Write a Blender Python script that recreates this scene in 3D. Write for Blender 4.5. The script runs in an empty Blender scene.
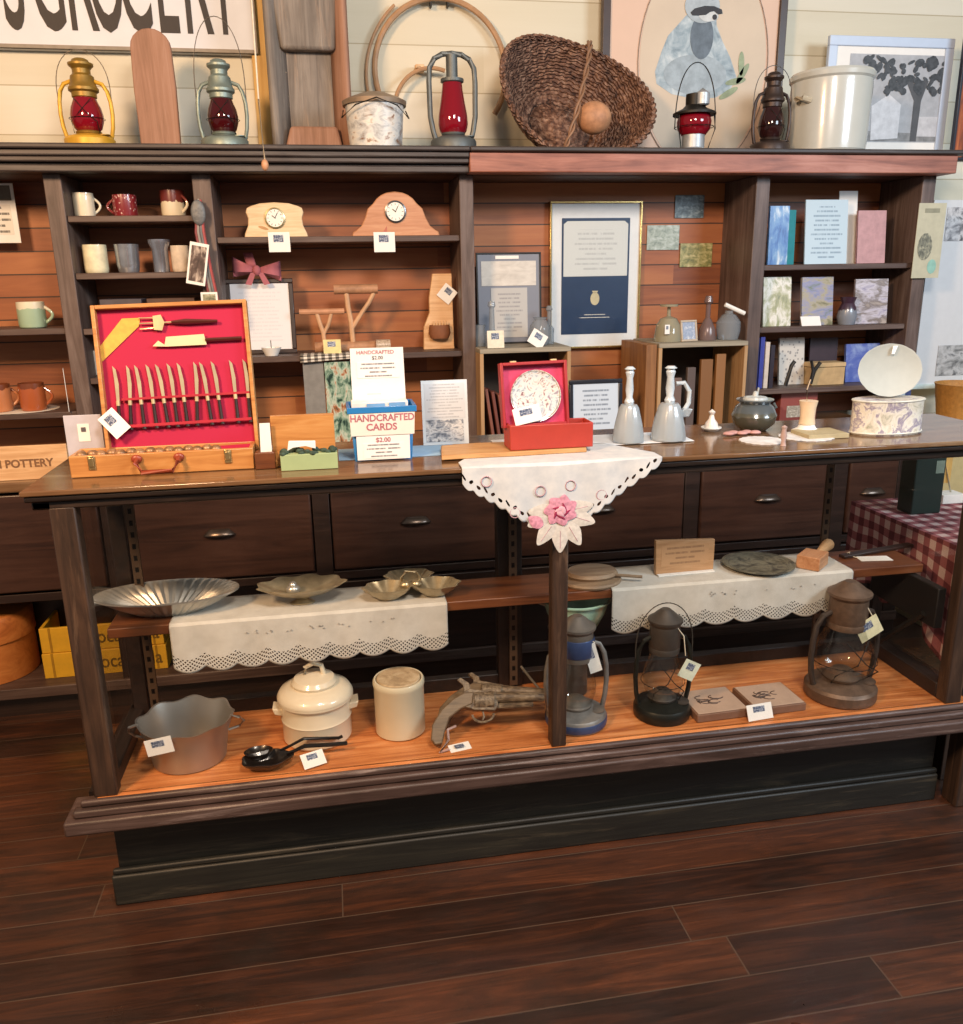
import bpy, bmesh, math, random
from mathutils import Vector, Matrix, Euler
random.seed(7)
PI = math.pi
SC = bpy.context.scene
COL = SC.collection

# ------------------------------------------------------------------ camera
F_PX, PITCH, ROLL, YAW, EYE = 850.0, 15.509, 0.987, 9.709, 1.5
_p, _r, _y = (math.radians(a) for a in (PITCH, ROLL, YAW))
FW = Vector((math.sin(_y) * math.cos(_p), math.cos(_y) * math.cos(_p), -math.sin(_p)))
_rt = Vector((math.cos(_y), -math.sin(_y), 0)); _up = _rt.cross(FW)
RT = _rt * math.cos(_r) - _up * math.sin(_r)
UP = _rt * math.sin(_r) + _up * math.cos(_r)
cd = bpy.data.cameras.new('camera'); cam = bpy.data.objects.new('camera', cd); COL.objects.link(cam)
cd.sensor_fit = 'VERTICAL'; cd.sensor_height = 24.0; cd.lens = 24.0 * F_PX / 1024
cd.clip_start = 0.05
cam.matrix_world = Matrix(((RT.x, UP.x, -FW.x, 0), (RT.y, UP.y, -FW.y, 0), (RT.z, UP.z, -FW.z, EYE), (0, 0, 0, 1)))
SC.camera = cam

# ------------------------------------------------------------------ light
SC.view_settings.view_transform = 'Standard'; SC.view_settings.look = 'None'
SC.view_settings.gamma = 1.0; SC.view_settings.use_curve_mapping = False
SC.view_settings.exposure = 0.0
w = bpy.data.worlds.new('world'); SC.world = w; w.use_nodes = True
w.node_tree.nodes['Background'].inputs[0].default_value = (1.0, 0.93, 0.86, 1)
w.node_tree.nodes['Background'].inputs[1].default_value = 0.27
def area(name, loc, target, size, power, col):
    l = bpy.data.lights.new(name, 'AREA'); l.energy = power; l.color = col; l.shape = 'RECTANGLE'
    l.size, l.size_y = size
    o = bpy.data.objects.new(name, l); COL.objects.link(o); o.location = loc
    o.rotation_euler = (Vector(target) - Vector(loc)).to_track_quat('-Z', 'Y').to_euler()
area('warm_lamp_light', (-1.7, 0.2, 2.85), (-0.8, 3.4, 1.1), (0.5, 0.5), 122, (1.0, 0.62, 0.34))
area('room_lamp_light', (0.6, 0.15, 2.9), (0.6, 3.2, 1.1), (0.6, 0.5), 68, (1.0, 0.86, 0.74))
area('window_light', (3.3, 0.0, 2.7), (1.4, 3.2, 1.0), (1.2, 0.9), 92, (0.72, 0.86, 1.0))

# ------------------------------------------------------------------ placing helpers
def ray(px, py):
    return FW * F_PX + RT * (px - 481.5) - UP * (py - 512)
def atY(px, py, Y):
    d = ray(px, py); t = Y / d.y
    return Vector((0, 0, EYE)) + d * t
def atZ(px, py, z):
    d = ray(px, py); t = (z - EYE) / d.z
    return Vector((0, 0, EYE)) + d * t
def xat(px, Y, z):
    a = Vector((0, Y, z - EYE)); k = px - 481.5
    return (F_PX * a.dot(RT) - k * a.dot(FW)) / (k * FW.x - F_PX * RT.x)
def mpp(x, Y, z):
    return (Vector((x, Y, z - EYE))).dot(FW) / F_PX

# ------------------------------------------------------------------ mesh builder
class MB:
    def __init__(s): s.b = bmesh.new(); s.M = Matrix(); s.uv = None
    def v(s, p): return s.b.verts.new(s.M @ Vector(p))
    def box(s, x0, x1, y0, y1, z0, z1):
        vs = [s.v(p) for p in ((x0,y0,z0),(x1,y0,z0),(x1,y1,z0),(x0,y1,z0),(x0,y0,z1),(x1,y0,z1),(x1,y1,z1),(x0,y1,z1))]
        for f in ((3,2,1,0),(4,5,6,7),(0,1,5,4),(1,2,6,5),(2,3,7,6),(3,0,4,7)):
            s.b.faces.new([vs[i] for i in f])
        return s
    def rbox(s, c, d, rot=(0, 0, 0)):
        old = s.M; s.M = old @ Matrix.Translation(c) @ Euler(rot).to_matrix().to_4x4()
        s.box(-d[0]/2, d[0]/2, -d[1]/2, d[1]/2, -d[2]/2, d[2]/2); s.M = old; return s
    def lathe(s, prof, seg=32, c=(0, 0, 0), sx=1, sy=1, wave=None):
        rings = []
        for (r, z) in prof:
            if r < 1e-6: rings.append([s.v((c[0], c[1], c[2] + z))]); continue
            ring = []
            for i in range(seg):
                a = 2 * PI * i / seg
                rr, zz = (r, z) if wave is None else wave(r, z, a)
                ring.append(s.v((c[0] + rr * math.cos(a) * sx, c[1] + rr * math.sin(a) * sy, c[2] + zz)))
            rings.append(ring)
        for A, B in zip(rings, rings[1:]):
            for i in range(seg):
                j = (i + 1) % seg
                a0, a1 = A[i % len(A)], A[j % len(A)]; b0, b1 = B[i % len(B)], B[j % len(B)]
                f = []
                for q in (a0, a1, b1, b0):
                    if q not in f: f.append(q)
                if len(f) > 2:
                    try: s.b.faces.new(f)
                    except ValueError: pass
        return s
    def tube(s, pts, r, seg=8, closed=False, taper=None):
        pts = [Vector(p) for p in pts]; n = len(pts); rings = []
        ref = Vector((0, 0, 1))
        for i, p in enumerate(pts):
            a = pts[(i - 1) % n] if (closed or i > 0) else p
            b = pts[(i + 1) % n] if (closed or i < n - 1) else p
            t = (b - a).normalized()
            u = t.cross(ref)
            if u.length < 0.15: u = t.cross(Vector((0, 1, 0)))
            u.normalize(); w_ = t.cross(u)
            rr = r if taper is None else r * taper(i / (n - 1))
            rings.append([s.v(p + (u * math.cos(2*PI*k/seg) + w_ * math.sin(2*PI*k/seg)) * rr) for k in range(seg)])
        for i in range(n if closed else n - 1):
            A, B = rings[i], rings[(i + 1) % n]
            # align to avoid twist
            best = min(range(seg), key=lambda o: (A[0].co - B[o].co).length)
            for k in range(seg):
                s.b.faces.new((A[k], A[(k+1) % seg], B[(k+1+best) % seg], B[(k+best) % seg]))
        if not closed:
            s.b.faces.new(rings[0][::-1]); s.b.faces.new(rings[-1])
        return s
    def prism(s, outline, y0, y1):
        A = [s.v((x, y0, z)) for x, z in outline]; B = [s.v((x, y1, z)) for x, z in outline]
        s.b.faces.new(A); s.b.faces.new(B[::-1]); n = len(A)
        for i in range(n): s.b.faces.new((A[(i+1) % n], A[i], B[i], B[(i+1) % n]))
        return s
    def sphere(s, c, r, seg=20, rings=12):
        if not isinstance(r, (tuple, list)): r = (r, r, r)
        prof = [(math.sin(PI*i/rings), -math.cos(PI*i/rings)) for i in range(rings + 1)]
        old = s.M; s.M = old @ Matrix.Translation(c) @ Matrix.Diagonal((r[0], r[1], r[2], 1))
        s.lathe([(a if 0 < i < rings else 0, z) for i, (a, z) in enumerate(prof)], seg); s.M = old; return s
    def grid(s, fn, nu, nv, uvf=None, flip=False):
        vs = [[s.v(fn(i/nu, j/nv)) for j in range(nv+1)] for i in range(nu+1)]
        uvl = s.b.loops.layers.uv.verify() if uvf else None
        for i in range(nu):
            for j in range(nv):
                ij = [(i,j),(i+1,j),(i+1,j+1),(i,j+1)]
                if flip: ij = ij[::-1]
                f = s.b.faces.new([vs[a][b] for a, b in ij])
                if uvf:
                    for l, (a, b) in zip(f.loops, ij): l[uvl].uv = uvf(a/nu, b/nv)
        return s
    def build(s, name, mat, parent=None, bevel=0, smooth=True, ang=35, solid=0, loc=None, rot=None, recalc=True):
        if recalc: bmesh.ops.recalc_face_normals(s.b, faces=s.b.faces)
        me = bpy.data.meshes.new(name); s.b.to_mesh(me); s.b.free()
        if smooth:
            me.polygons.foreach_set('use_smooth', [True] * len(me.polygons)); me.set_sharp_from_angle(angle=math.radians(ang))
        me.materials.append(mat)
        o = bpy.data.objects.new(name, me); COL.objects.link(o)
        if parent: o.parent = parent
        if loc: o.location = loc
        if rot: o.rotation_euler = rot
        if solid:
            m = o.modifiers.new('solid', 'SOLIDIFY'); m.thickness = solid; m.offset = 0
        if bevel:
            m = o.modifiers.new('bevel', 'BEVEL'); m.width = bevel; m.segments = 2; m.limit_method = 'ANGLE'; m.angle_limit = math.radians(40)
        return o

def tag(o, label=None, cat=None, group=None, kind=None):
    if label: o['label'] = label
    if cat: o['category'] = cat
    if group: o['group'] = group
    if kind: o['kind'] = kind
    return o
def thing(name, label, cat, loc=(0, 0, 0), rz=0, group=None):
    o = bpy.data.objects.new(name, None); COL.objects.link(o); o.empty_display_size = 0.05
    o.location = loc; o.rotation_euler = (0, 0, rz)
    return tag(o, label, cat, group)
def copy_tree(o, parent=None):
    c = o.copy(); COL.objects.link(c)
    if parent: c.parent = parent
    for ch in list(o.children): copy_tree(ch, c)
    return c
def text(parent, s, size, loc, mat, name='lettering', sx=1.0, bold=0, rx=PI/2, rz=0, al='CENTER'):
    cu = bpy.data.curves.new('t', 'FONT'); cu.body = s; cu.size = size; cu.align_x = al; cu.align_y = 'CENTER'
    cu.extrude = 0.0004; cu.offset = bold; cu.resolution_u = 4
    t = bpy.data.objects.new('t', cu); COL.objects.link(t)
    bpy.context.view_layer.update()
    me = bpy.data.meshes.new_from_object(t.evaluated_get(bpy.context.evaluated_depsgraph_get()))
    bpy.data.objects.remove(t)
    me.materials.clear(); me.materials.append(mat)
    o = bpy.data.objects.new(name, me); COL.objects.link(o)
    if parent: o.parent = parent
    o.location = loc; o.rotation_euler = (rx, 0, rz); o.scale = (sx, 1, 1)
    return o

# ------------------------------------------------------------------ materials
def lin(h):
    h = h.lstrip('#'); c = [int(h[i:i+2], 16) / 255 for i in (0, 2, 4)]
    return tuple((x / 12.92 if x <= .04045 else ((x + .055) / 1.055) ** 2.4) for x in c) + (1,)
class NT:
    def __init__(s, name):
        s.m = bpy.data.materials.new(name); s.m.use_nodes = True; s.t = s.m.node_tree
        s.bs = s.t.nodes['Principled BSDF']; s.out = s.t.nodes['Material Output']
    def n(s, typ, **kw):
        nd = s.t.nodes.new(typ)
        for k, v in kw.items(): setattr(nd, k, v)
        return nd
    def l(s, a, b): s.t.links.new(a, b)
    def set(s, nd, i, val):
        if hasattr(val, 'is_output') or isinstance(val, bpy.types.NodeSocket): s.l(val, nd.inputs[i])
        else: nd.inputs[i].default_value = val
    def math(s, op, a, b=0.0, c=None):
        nd = s.n('ShaderNodeMath', operation=op); s.set(nd, 0, a); s.set(nd, 1, b)
        if c is not None: s.set(nd, 2, c)
        return nd.outputs[0]
    def co(s, kind='Object', scale=(1, 1, 1), rot=(0, 0, 0), loc=(0, 0, 0)):
        tc = s.n('ShaderNodeTexCoord'); mp = s.n('ShaderNodeMapping')
        mp.inputs['Scale'].default_value = scale; mp.inputs['Rotation'].default_value = rot; mp.inputs['Location'].default_value = loc
        s.l(tc.outputs[kind], mp.inputs[0]); return mp.outputs[0]
    def noise(s, vec, scale, detail=4, rough=.6, dist=0):
        nd = s.n('ShaderNodeTexNoise'); s.l(vec, nd.inputs['Vector']); nd.inputs['Scale'].default_value = scale
        nd.inputs['Detail'].default_value = detail; nd.inputs['Roughness'].default_value = rough; nd.inputs['Distortion'].default_value = dist
        return nd.outputs[0]
    def ramp(s, fac, stops, interp='LINEAR'):
        nd = s.n('ShaderNodeValToRGB'); nd.color_ramp.interpolation = interp
        e = nd.color_ramp.elements
        while len(e) < len(stops): e.new(.5)
        for el, (p, c) in zip(e, stops): el.position = p; el.color = c if not isinstance(c, str) else lin(c)
        s.l(fac, nd.inputs[0]); return nd.outputs[0]
    def mix(s, fac, a, b, mode='MIX'):
        nd = s.n('ShaderNodeMix', data_type='RGBA', blend_type=mode)
        s.set(nd, 0, fac); s.set(nd, 6, a); s.set(nd, 7, b); return nd.outputs[2]
    def bump(s, h, strength=.3, dist=.01):
        nd = s.n('ShaderNodeBump'); nd.inputs['Strength'].default_value = strength; nd.inputs['Distance'].default_value = dist
        s.l(h, nd.inputs['Height']); s.l(nd.outputs[0], s.bs.inputs['Normal'])
    def fin(s, col=None, rough=.5, metal=0, coat=0, alpha=None, spec=None):
        if col is not None: s.set(s.bs, 'Base Color', lin(col) if isinstance(col, str) else col)
        s.set(s.bs, 'Roughness', rough); s.bs.inputs['Metallic'].default_value = metal
        s.bs.inputs['Coat Weight'].default_value = coat
        if spec is not None: s.bs.inputs['Specular IOR Level'].default_value = spec
        if alpha is not None: s.l(alpha, s.bs.inputs['Alpha'])
        return s.m
_mc = {}
def plain(hexc, rough=.5, metal=0, coat=0, var=.12, vs=30, bump=0):
    k = ('plain', hexc, rough, metal, coat, var, vs, bump)
    if k in _mc: return _mc[k]
    s = NT('paint_' + hexc.strip('#')); c = s.co()
    nz = s.noise(c, vs, 4)
    h = lin(hexc); a = tuple(x * (1 - var) for x in h[:3]) + (1,); b = tuple(min(1, x * (1 + var)) for x in h[:3]) + (1,)
    col = s.ramp(nz, [(.35, a), (.65, b)])
    if bump: s.bump(nz, bump, .004)
    _mc[k] = s.fin(col, rough, metal, coat); return _mc[k]
def wood(name, stops, axis='X', sc=1.0, rough=.5, bump=.15, stretch=14, worn=None, coat=0):
    s = NT(name); st = {'X': (1, stretch, stretch), 'Y': (stretch, 1, stretch), 'Z': (stretch, stretch, 1)}[axis]
    c = s.co('Object', tuple(a * sc for a in st))
    nz = s.noise(c, 2.2, 8, .65, 1.2)
    n2 = s.noise(s.co('Object', (3, 3, 3)), 1.5, 3)
    f = s.math('ADD', s.math('MULTIPLY', nz, .75), s.math('MULTIPLY', n2, .25))
    n = len(stops); col = s.ramp(f, [(.32 + .36 * i / (n - 1), x) for i, x in enumerate(stops)])
    if worn:
        wn = s.noise(s.co('Object', tuple(a * .6 * sc for a in st), loc=(3, 1, 2)), 4, 8, .75, .6)
        col = s.mix(s.ramp(wn, [(.54, (0,0,0,1)), (.68, (.75,.75,.75,1))]), col, lin(worn))
    s.bump(nz, bump, .004)
    return s.fin(col, rough, coat=coat)
def planks(name, stops, row_axis, w_, L, along, seam=.02, rough=.4, grain=1.0, bump=.5, worn=None, endseam=True, gloss=0, seamcol=(.006,.004,.003,1), vary=.4):
    s = NT(name); tc = s.n('ShaderNodeTexCoord'); sp = s.n('ShaderNodeSeparateXYZ'); s.l(tc.outputs['Object'], sp.inputs[0])
    r = s.math('DIVIDE', sp.outputs[row_axis], w_); ri = s.math('FLOOR', r); rf = s.math('FRACT', r)
    wn = s.n('ShaderNodeTexWhiteNoise', noise_dimensions='1D'); s.l(ri, wn.inputs['W'])
    a = s.math('ADD', s.math('DIVIDE', sp.outputs[along], L), s.math('MULTIPLY', wn.outputs[0], 7.3)); ai = s.math('FLOOR', a); af = s.math('FRACT', a)
    w2 = s.n('ShaderNodeTexWhiteNoise', noise_dimensions='2D'); cb = s.n('ShaderNodeCombineXYZ'); s.l(ri, cb.inputs[0]); s.l(ai, cb.inputs[1]); s.l(cb.outputs[0], w2.inputs['Vector'])
    st = [12, 12, 12]; st[along] = 1
    mp = s.n('ShaderNodeVectorMath', operation='MULTIPLY'); s.l(tc.outputs['Object'], mp.inputs[0]); mp.inputs[1].default_value = [x * grain for x in st]
    ad = s.n('ShaderNodeVectorMath', operation='ADD'); s.l(mp.outputs[0], ad.inputs[0])
    sc2 = s.n('ShaderNodeVectorMath', operation='SCALE'); s.l(w2.outputs['Color'], sc2.inputs[0]); sc2.inputs['Scale'].default_value = 30; s.l(sc2.outputs[0], ad.inputs[1])
    nz = s.noise(ad.outputs[0], 1.8, 8, .65, 1.0)
    f = s.math('ADD', s.math('MULTIPLY', nz, 1 - vary), s.math('MULTIPLY', w2.outputs[0], vary))
    n = len(stops); col = s.ramp(f, [(.25 + .5 * i / (n - 1), x) for i, x in enumerate(stops)])
    if worn:
        big = s.noise(s.co('Object', (1.2, 2.5, 1)), 1.6, 6, .7, .5)
        col = s.mix(s.ramp(big, [(.50, (0,0,0,1)), (.66, (.7,.7,.7,1))]), col, lin(worn))
    e = s.math('MINIMUM', rf, s.math('SUBTRACT', 1.0, rf))
    m = s.math('LESS_THAN', e, seam)
    if endseam:
        e2 = s.math('MINIMUM', af, s.math('SUBTRACT', 1.0, af)); m = s.math('MAXIMUM', m, s.math('LESS_THAN', e2, seam * w_ / L))
    col = s.mix(m, col, seamcol)
    s.bump(s.math('SUBTRACT', s.math('MULTIPLY', nz, .25), m), bump, .004)
    rr = rough if not gloss else s.ramp(s.noise(s.co('Object', (1, 1, 1)), 3, 4), [(.35, (rough - gloss,)*3 + (1,)), (.65, (rough + gloss,)*3 + (1,))])
    return s.fin(col, rr)
def glass(name, tint=(1, 1, 1), gl=.09, rough=.02):
    s = NT(name); t = s.t
    tr = s.n('ShaderNodeBsdfTransparent'); tr.inputs[0].default_value = tint + (1,)
    g = s.n('ShaderNodeBsdfGlossy'); g.inputs['Roughness'].default_value = rough
    fr = s.n('ShaderNodeLayerWeight'); fr.inputs[0].default_value = .5
    f = s.math('ADD', s.math('MULTIPLY', s.math('POWER', fr.outputs[1], 4.0), .5), gl * .5)
    mx = s.n('ShaderNodeMixShader'); s.l(f, mx.inputs[0]); s.l(tr.outputs[0], mx.inputs[1]); s.l(g.outputs[0], mx.inputs[2])
    s.l(mx.outputs[0], s.out.inputs[0]); return s.m
def colglass(name, hexc, dens=.5, rough=.05):
    # coloured glass: see-through tint under a glossy skin
    s = NT(name); tr = s.n('ShaderNodeBsdfTransparent'); tr.inputs[0].default_value = lin(hexc)
    s.fin(hexc, rough, coat=.6)
    mx = s.n('ShaderNodeMixShader'); mx.inputs[0].default_value = dens
    s.l(tr.outputs[0], mx.inputs[1]); s.l(s.bs.outputs[0], mx.inputs[2]); s.l(mx.outputs[0], s.out.inputs[0]); return s.m
def page(name, paper='#e9e6df', ink='#4a4a50', rows=14, mx0=.12, mx1=.88, z0=.12, z1=.9, dens=.5):
    # printed page: rows of small marks, laid out in the sheet's own proportions
    s = NT(name); tc = s.n('ShaderNodeTexCoord'); sp = s.n('ShaderNodeSeparateXYZ'); s.l(tc.outputs['Generated'], sp.inputs[0])
    x, z = sp.outputs[0], sp.outputs[2]
    zr = s.math('MULTIPLY', z, rows); zf = s.math('FRACT', zr); zi = s.math('FLOOR', zr)
    line = s.math('LESS_THAN', s.math('ABSOLUTE', s.math('SUBTRACT', zf, .5)), .2)
    wn = s.n('ShaderNodeTexWhiteNoise', noise_dimensions='1D'); s.l(zi, wn.inputs['W'])
    half = s.math('ADD', .16, s.math('MULTIPLY', wn.outputs[0], (mx1 - mx0) / 2 - .16))
    inx = s.math('LESS_THAN', s.math('ABSOLUTE', s.math('SUBTRACT', x, (mx0 + mx1) / 2)), half)
    cb = s.n('ShaderNodeCombineXYZ'); s.l(s.math('MULTIPLY', x, 60), cb.inputs[0]); s.l(s.math('MULTIPLY', zi, 3.7), cb.inputs[1])
    nz = s.noise(cb.outputs[0], 1.0, 1)
    gl = s.math('GREATER_THAN', nz, .42)
    inz = s.math('MULTIPLY', s.math('GREATER_THAN', z, z0), s.math('LESS_THAN', z, z1))
    m = s.math('MULTIPLY', s.math('MULTIPLY', line, inx), s.math('MULTIPLY', gl, inz))
    return s.fin(s.mix(s.math('MULTIPLY', m, dens + .3), lin(paper), lin(ink)), .6)
def picture(name, cols, scale=5, rough=.35, dist=.5, coat=0, stretch=(1, 1, 1)):
    s = NT(name); nz = s.noise(s.co('Generated', stretch), scale, 5, .6, dist); n = len(cols)
    return s.fin(s.ramp(nz, [(.3 + .4 * i / (n - 1), c) for i, c in enumerate(cols)]), rough, coat=coat)

W_CASE = wood('worn_dark_wood', ['#2a1e18', '#473630', '#5e4b44'], 'X', 1, .42, .35, worn='#85736c')
W_CASEV = wood('worn_dark_wood_upright', ['#1e140e', '#38271c', '#523a2a'], 'Z', 1, .5, .35, worn='#6b5340')
W_CASEY = wood('worn_dark_wood_side', ['#120c09', '#221610', '#33221a'], 'Y', 1, .5, .3)
W_BASE = wood('scuffed_green_black_wood', ['#12110e', '#1f1e19', '#2c2a22'], 'X', .8, .5, .3, worn='#4a4234')
W_TOP = wood('worn_counter_top', ['#4d3520', '#6d4f35', '#866a4c'], 'X', .8, .14, .06, worn='#8f7d68')
W_TRAY = wood('orange_case_floor', ['#8f4a22', '#c47a44', '#e3a069'], 'X', 1.2, .4, .1, 16)
W_SHELF = wood('inner_shelf_wood', ['#3a1e10', '#66391f', '#7e4d2d'], 'X', 1, .4, .15)
W_POST = wood('grey_brown_bookcase_wood', ['#3b2c26', '#5d4c45', '#7a6a63'], 'Z', .8, .5, .3)
W_SHH = wood('grey_brown_shelf_wood', ['#32241e', '#524039', '#6d5c54'], 'X', .8, .5, .3)
W_CORN = wood('cornice_wood', ['#241d1b', '#3d3431', '#57504d'], 'X', .7, .5, .3)
W_RED = wood('red_brown_rail_wood', ['#6a3a2c', '#9c6350', '#b98270'], 'X', .8, .5, .3)
W_CAB = wood('dark_cabinet_wood', ['#160f0c', '#281b16', '#382822'], 'X', .8, .4, .2)
W_DRW = wood('drawer_wood', ['#251611', '#3c261d', '#4a3228'], 'X', .7, .35, .15)
W_BACK = planks('tongue_and_groove_boards', ['#703c24', '#9a5c36', '#b07345'], 2, .083, 1.9, 0, .03, .5, .8, .5, endseam=False, seamcol=(.055,.026,.015,1))
W_PINE = wood('light_pine', ['#b98a5c', '#d6ab7c', '#e3c096'], 'X', 1.5, .5, .1)
W_OAK = wood('honey_wood', ['#9a6230', '#b98148', '#cb9a60'], 'X', 1.3, .35, .1)
W_GREY = wood('weathered_grey_wood', ['#57504a', '#7b736b', '#978e84'], 'Z', 1, .8, .5, worn='#9b8470')
W_SLAB = wood('pale_red_brown_plank', ['#7d5a44', '#97705a', '#a88370'], 'Z', 1, .7, .3)
GLS = glass('clear_glass', (.97, .97, .96), .03)
GLS2 = glass('bright_clear_glass', (.93, .96, .96), .2, .04)
BLACK = plain('#141211', .5); IRON = plain('#26231f', .5, .6, bump=.3); STEEL = plain('#a3a3a0', .3, .9)
WHITE = plain('#e8e6e0', .6, var=.03); CREAM = plain('#d9cfb8', .35, coat=.4, var=.06)
PAPER = plain('#e9e7e2', .7, var=.02)

# ================================================================== ROOM
XL, XR, YB = -3.2, 5.0, 3.70
floor_m = planks('old_floorboards', ['#1e120c', '#301d15', '#4a2a1a', '#6a3d26'], 1, .118, 4.4, 0, .014, .38, 1.5, 1.0, worn='#221a14', gloss=.12, vary=.22, seamcol=(.085,.052,.034,1))
def structure(mb, name, mat, **k): return tag(mb.build(name, mat, **k), kind='structure')
structure(MB().box(XL, XR, -7, YB, -.06, 0), 'floor', floor_m, smooth=False)
wall_m = planks('cream_wall_boards', ['#c9c2ab', '#d2ccb8', '#d9d4c4'], 2, .17, 4.0, 0, .012, .6, .3, .3, endseam=False, seamcol=(.42,.36,.24,1))
structure(MB().box(XL, XR, YB, YB + .1, 0, 3.3), 'wall_back', wall_m, smooth=False)
structure(MB().box(xat(255, 3.69, 2.2), xat(274, 3.69, 2.2), YB - .03, YB, 0, 3.3), 'trim_1', wood('yellow_stained_board', ['#c9984e', '#dcb36a', '#e4c382'], 'Z', 1, .6, .2), bevel=.003)

# ================================================================== BACK SHELVING
ZC = 1.945; ZB = 1.86; ZK = .87     # cornice top, cornice underside, back counter top
YS, YW = 3.30, 3.60                 # front of the bookcase, its back boards
bc = thing('wall_shelving', 'long dark wooden wall shelving with open bays and heavy cornice', 'shelving', (0, YS, ZK))
X0, X1 = -2.3, 2.46
def part(mb, name, mat, p, **k): return mb.build(name, mat, p, **k)
H = lambda z: z - ZK
def cornice(x0, x1, mat1, mat2):
    c = MB().prism([(0, 0)], 0, 0) if 0 else MB()
    c.box(x0, x1, -.10, .42, H(1.928), H(ZC))
    if mat1: c.box(x0, x1, -.085, .05, H(1.908), H(1.928)); c.box(x0, x1, -.075, .05, H(1.89), H(1.908))
    return c
cornice(X0, .53, 1, 0).build('cornice', W_CORN, bc, bevel=.005)
cornice(.53, X1 + .06, 0, 0).build('cornice', W_CORN, bc, bevel=.005)
MB().box(X0, .53, -.05, .03, H(ZB), H(1.89)).box(X0, .53, -.065, -.05, H(ZB) + .0, H(ZB) + .022).build('frieze_board', W_CORN, bc, bevel=.004)
MB().box(.53, X1 + .02, -.082, .03, H(ZB), H(1.928)).build('frieze_board', W_RED, bc, bevel=.004)
MB().box(X0, X1, .28, .30, H(ZK), H(ZB)).build('back_boards', W_BACK, bc, smooth=False)
MB().box(X0, X1, .0, .28, H(ZB), H(ZB) + .015).build('top_board', W_SHH, bc)
for (a, b) in ((-1.62, -1.56), (-.93, -.872), (-.443, -.379), (.502, .555), (1.676, 1.735), (2.398, 2.457)):
    MB().box(a, b, 0, .28, 0, H(ZB)).build('divider', W_POST, bc, bevel=.003)
def shelf(a, b, z, d=.27, th=.022):
    MB().box(a, b, .012, d, H(z) - th, H(z)).build('shelf', W_SHH, bc, bevel=.003)
for z in (1.346, 1.047): shelf(-1.56, -.93, z)
for z in (1.725, 1.533, 1.341, 1.165): shelf(-.872, -.443, z)
for z in (1.650, 1.222): shelf(-.379, .502, z)
for z in (1.524, 1.277, 1.023): shelf(1.735, 2.398, z)

# drawer cabinet under it
YC = 2.98
cb = thing('drawer_cabinet', 'long dark counter cabinet with drawers over an open bottom shelf behind the case', 'cabinet', (0, YC, 0))
XC1 = 2.26
MB().box(X0, XC1 + .03, -.03, .72, ZK - .035, ZK).build('counter_top', W_TOP, cb, bevel=.006)
MB().box(X0, XC1, .25, .27, 0, ZK - .035).build('back_panel', W_CAB, cb)
MB().box(X0, XC1, .0, .7, .09, .12).box(X0, XC1, -.015, 0, .085, .125).build('bottom_shelf', W_SHH, cb, bevel=.003)
MB().box(X0, XC1, .03, .05, 0, .09).build('plinth', W_CAB, cb)
MB().box(X0, XC1, 0, .6, .44, .47).build('drawer_rail', W_CAB, cb, bevel=.002)
cols = [-1.62, -1.0, -.745 + 0.0, -.07, .56, 1.2, 1.86, XC1]
posts = [X0 + .03, -1.62, -.78, -.07, .60, 1.33, 1.95, XC1 - .03]
for x in posts:
    MB().box(x - .03, x + .03, -.004, .25, .0 if x in (posts[0], posts[-1]) else .12, ZK - .035).build('upright', W_CAB, cb, bevel=.003)
for x0, x1 in zip(posts, posts[1:]):
    a, b = x0 + .035, x1 - .035
    dr = MB().box(a, b, -.012, .2, .48, ZK - .045).build('drawer', W_DRW, cb, bevel=.006)
    cx = (a + b) / 2; zc = .64
    h = MB()
    prof = []
    h.grid(lambda u, v: (cx + .055 * math.cos(PI * u) * (.6 + .4 * v), -.012 - .022 * math.sin(PI * u) * math.sin(v * PI / 2) ** .6, zc + .022 * (1 - v) + .0), 12, 5)
    h.build('cup_pull', plain('#5d5149', .3, .8), dr, solid=.003)
# lower kick panel behind bottom shelf right part (dark door panels)
for x0, x1 in ((-.07, .60), (.60, 1.33), (1.33, 1.95), (1.95, XC1 - .03)):
    MB().box(x0 + .03, x1 - .03, .0, .015, .125, .43).build('door', W_CAB, cb, bevel=.004)

# ================================================================== DISPLAY CASE
YF, YR = 1.87, 2.30
ZT = 1.085
XcL, XcR = -.60, 1.66
case = thing('display_case', 'long antique glass display case on a dark plinth in the foreground', 'display case', (0, YF, 0))
G = lambda y: y - YF
MB().box(-.655, XcR + .09, G(1.845), G(2.245), ZT - .012, ZT).build('counter_top', W_TOP, case, bevel=.003)
MB().box(-.65, XcR + .085, G(1.85), G(2.24), ZT - .026, ZT - .012).box(-.64, XcR + .075, G(1.86), G(1.90), 1.04, ZT - .026).box(-.64, XcR + .075, G(2.2), G(2.235), 1.04, ZT - .026).box(-.64, -.60, G(1.86), G(2.235), 1.04, ZT-.026).build('top_frame', wood('case_frieze_wood', ['#120d0a', '#201712', '#32251d'], 'X', 1, .35, .2, worn='#3f3026'), case, bevel=.004)
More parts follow.
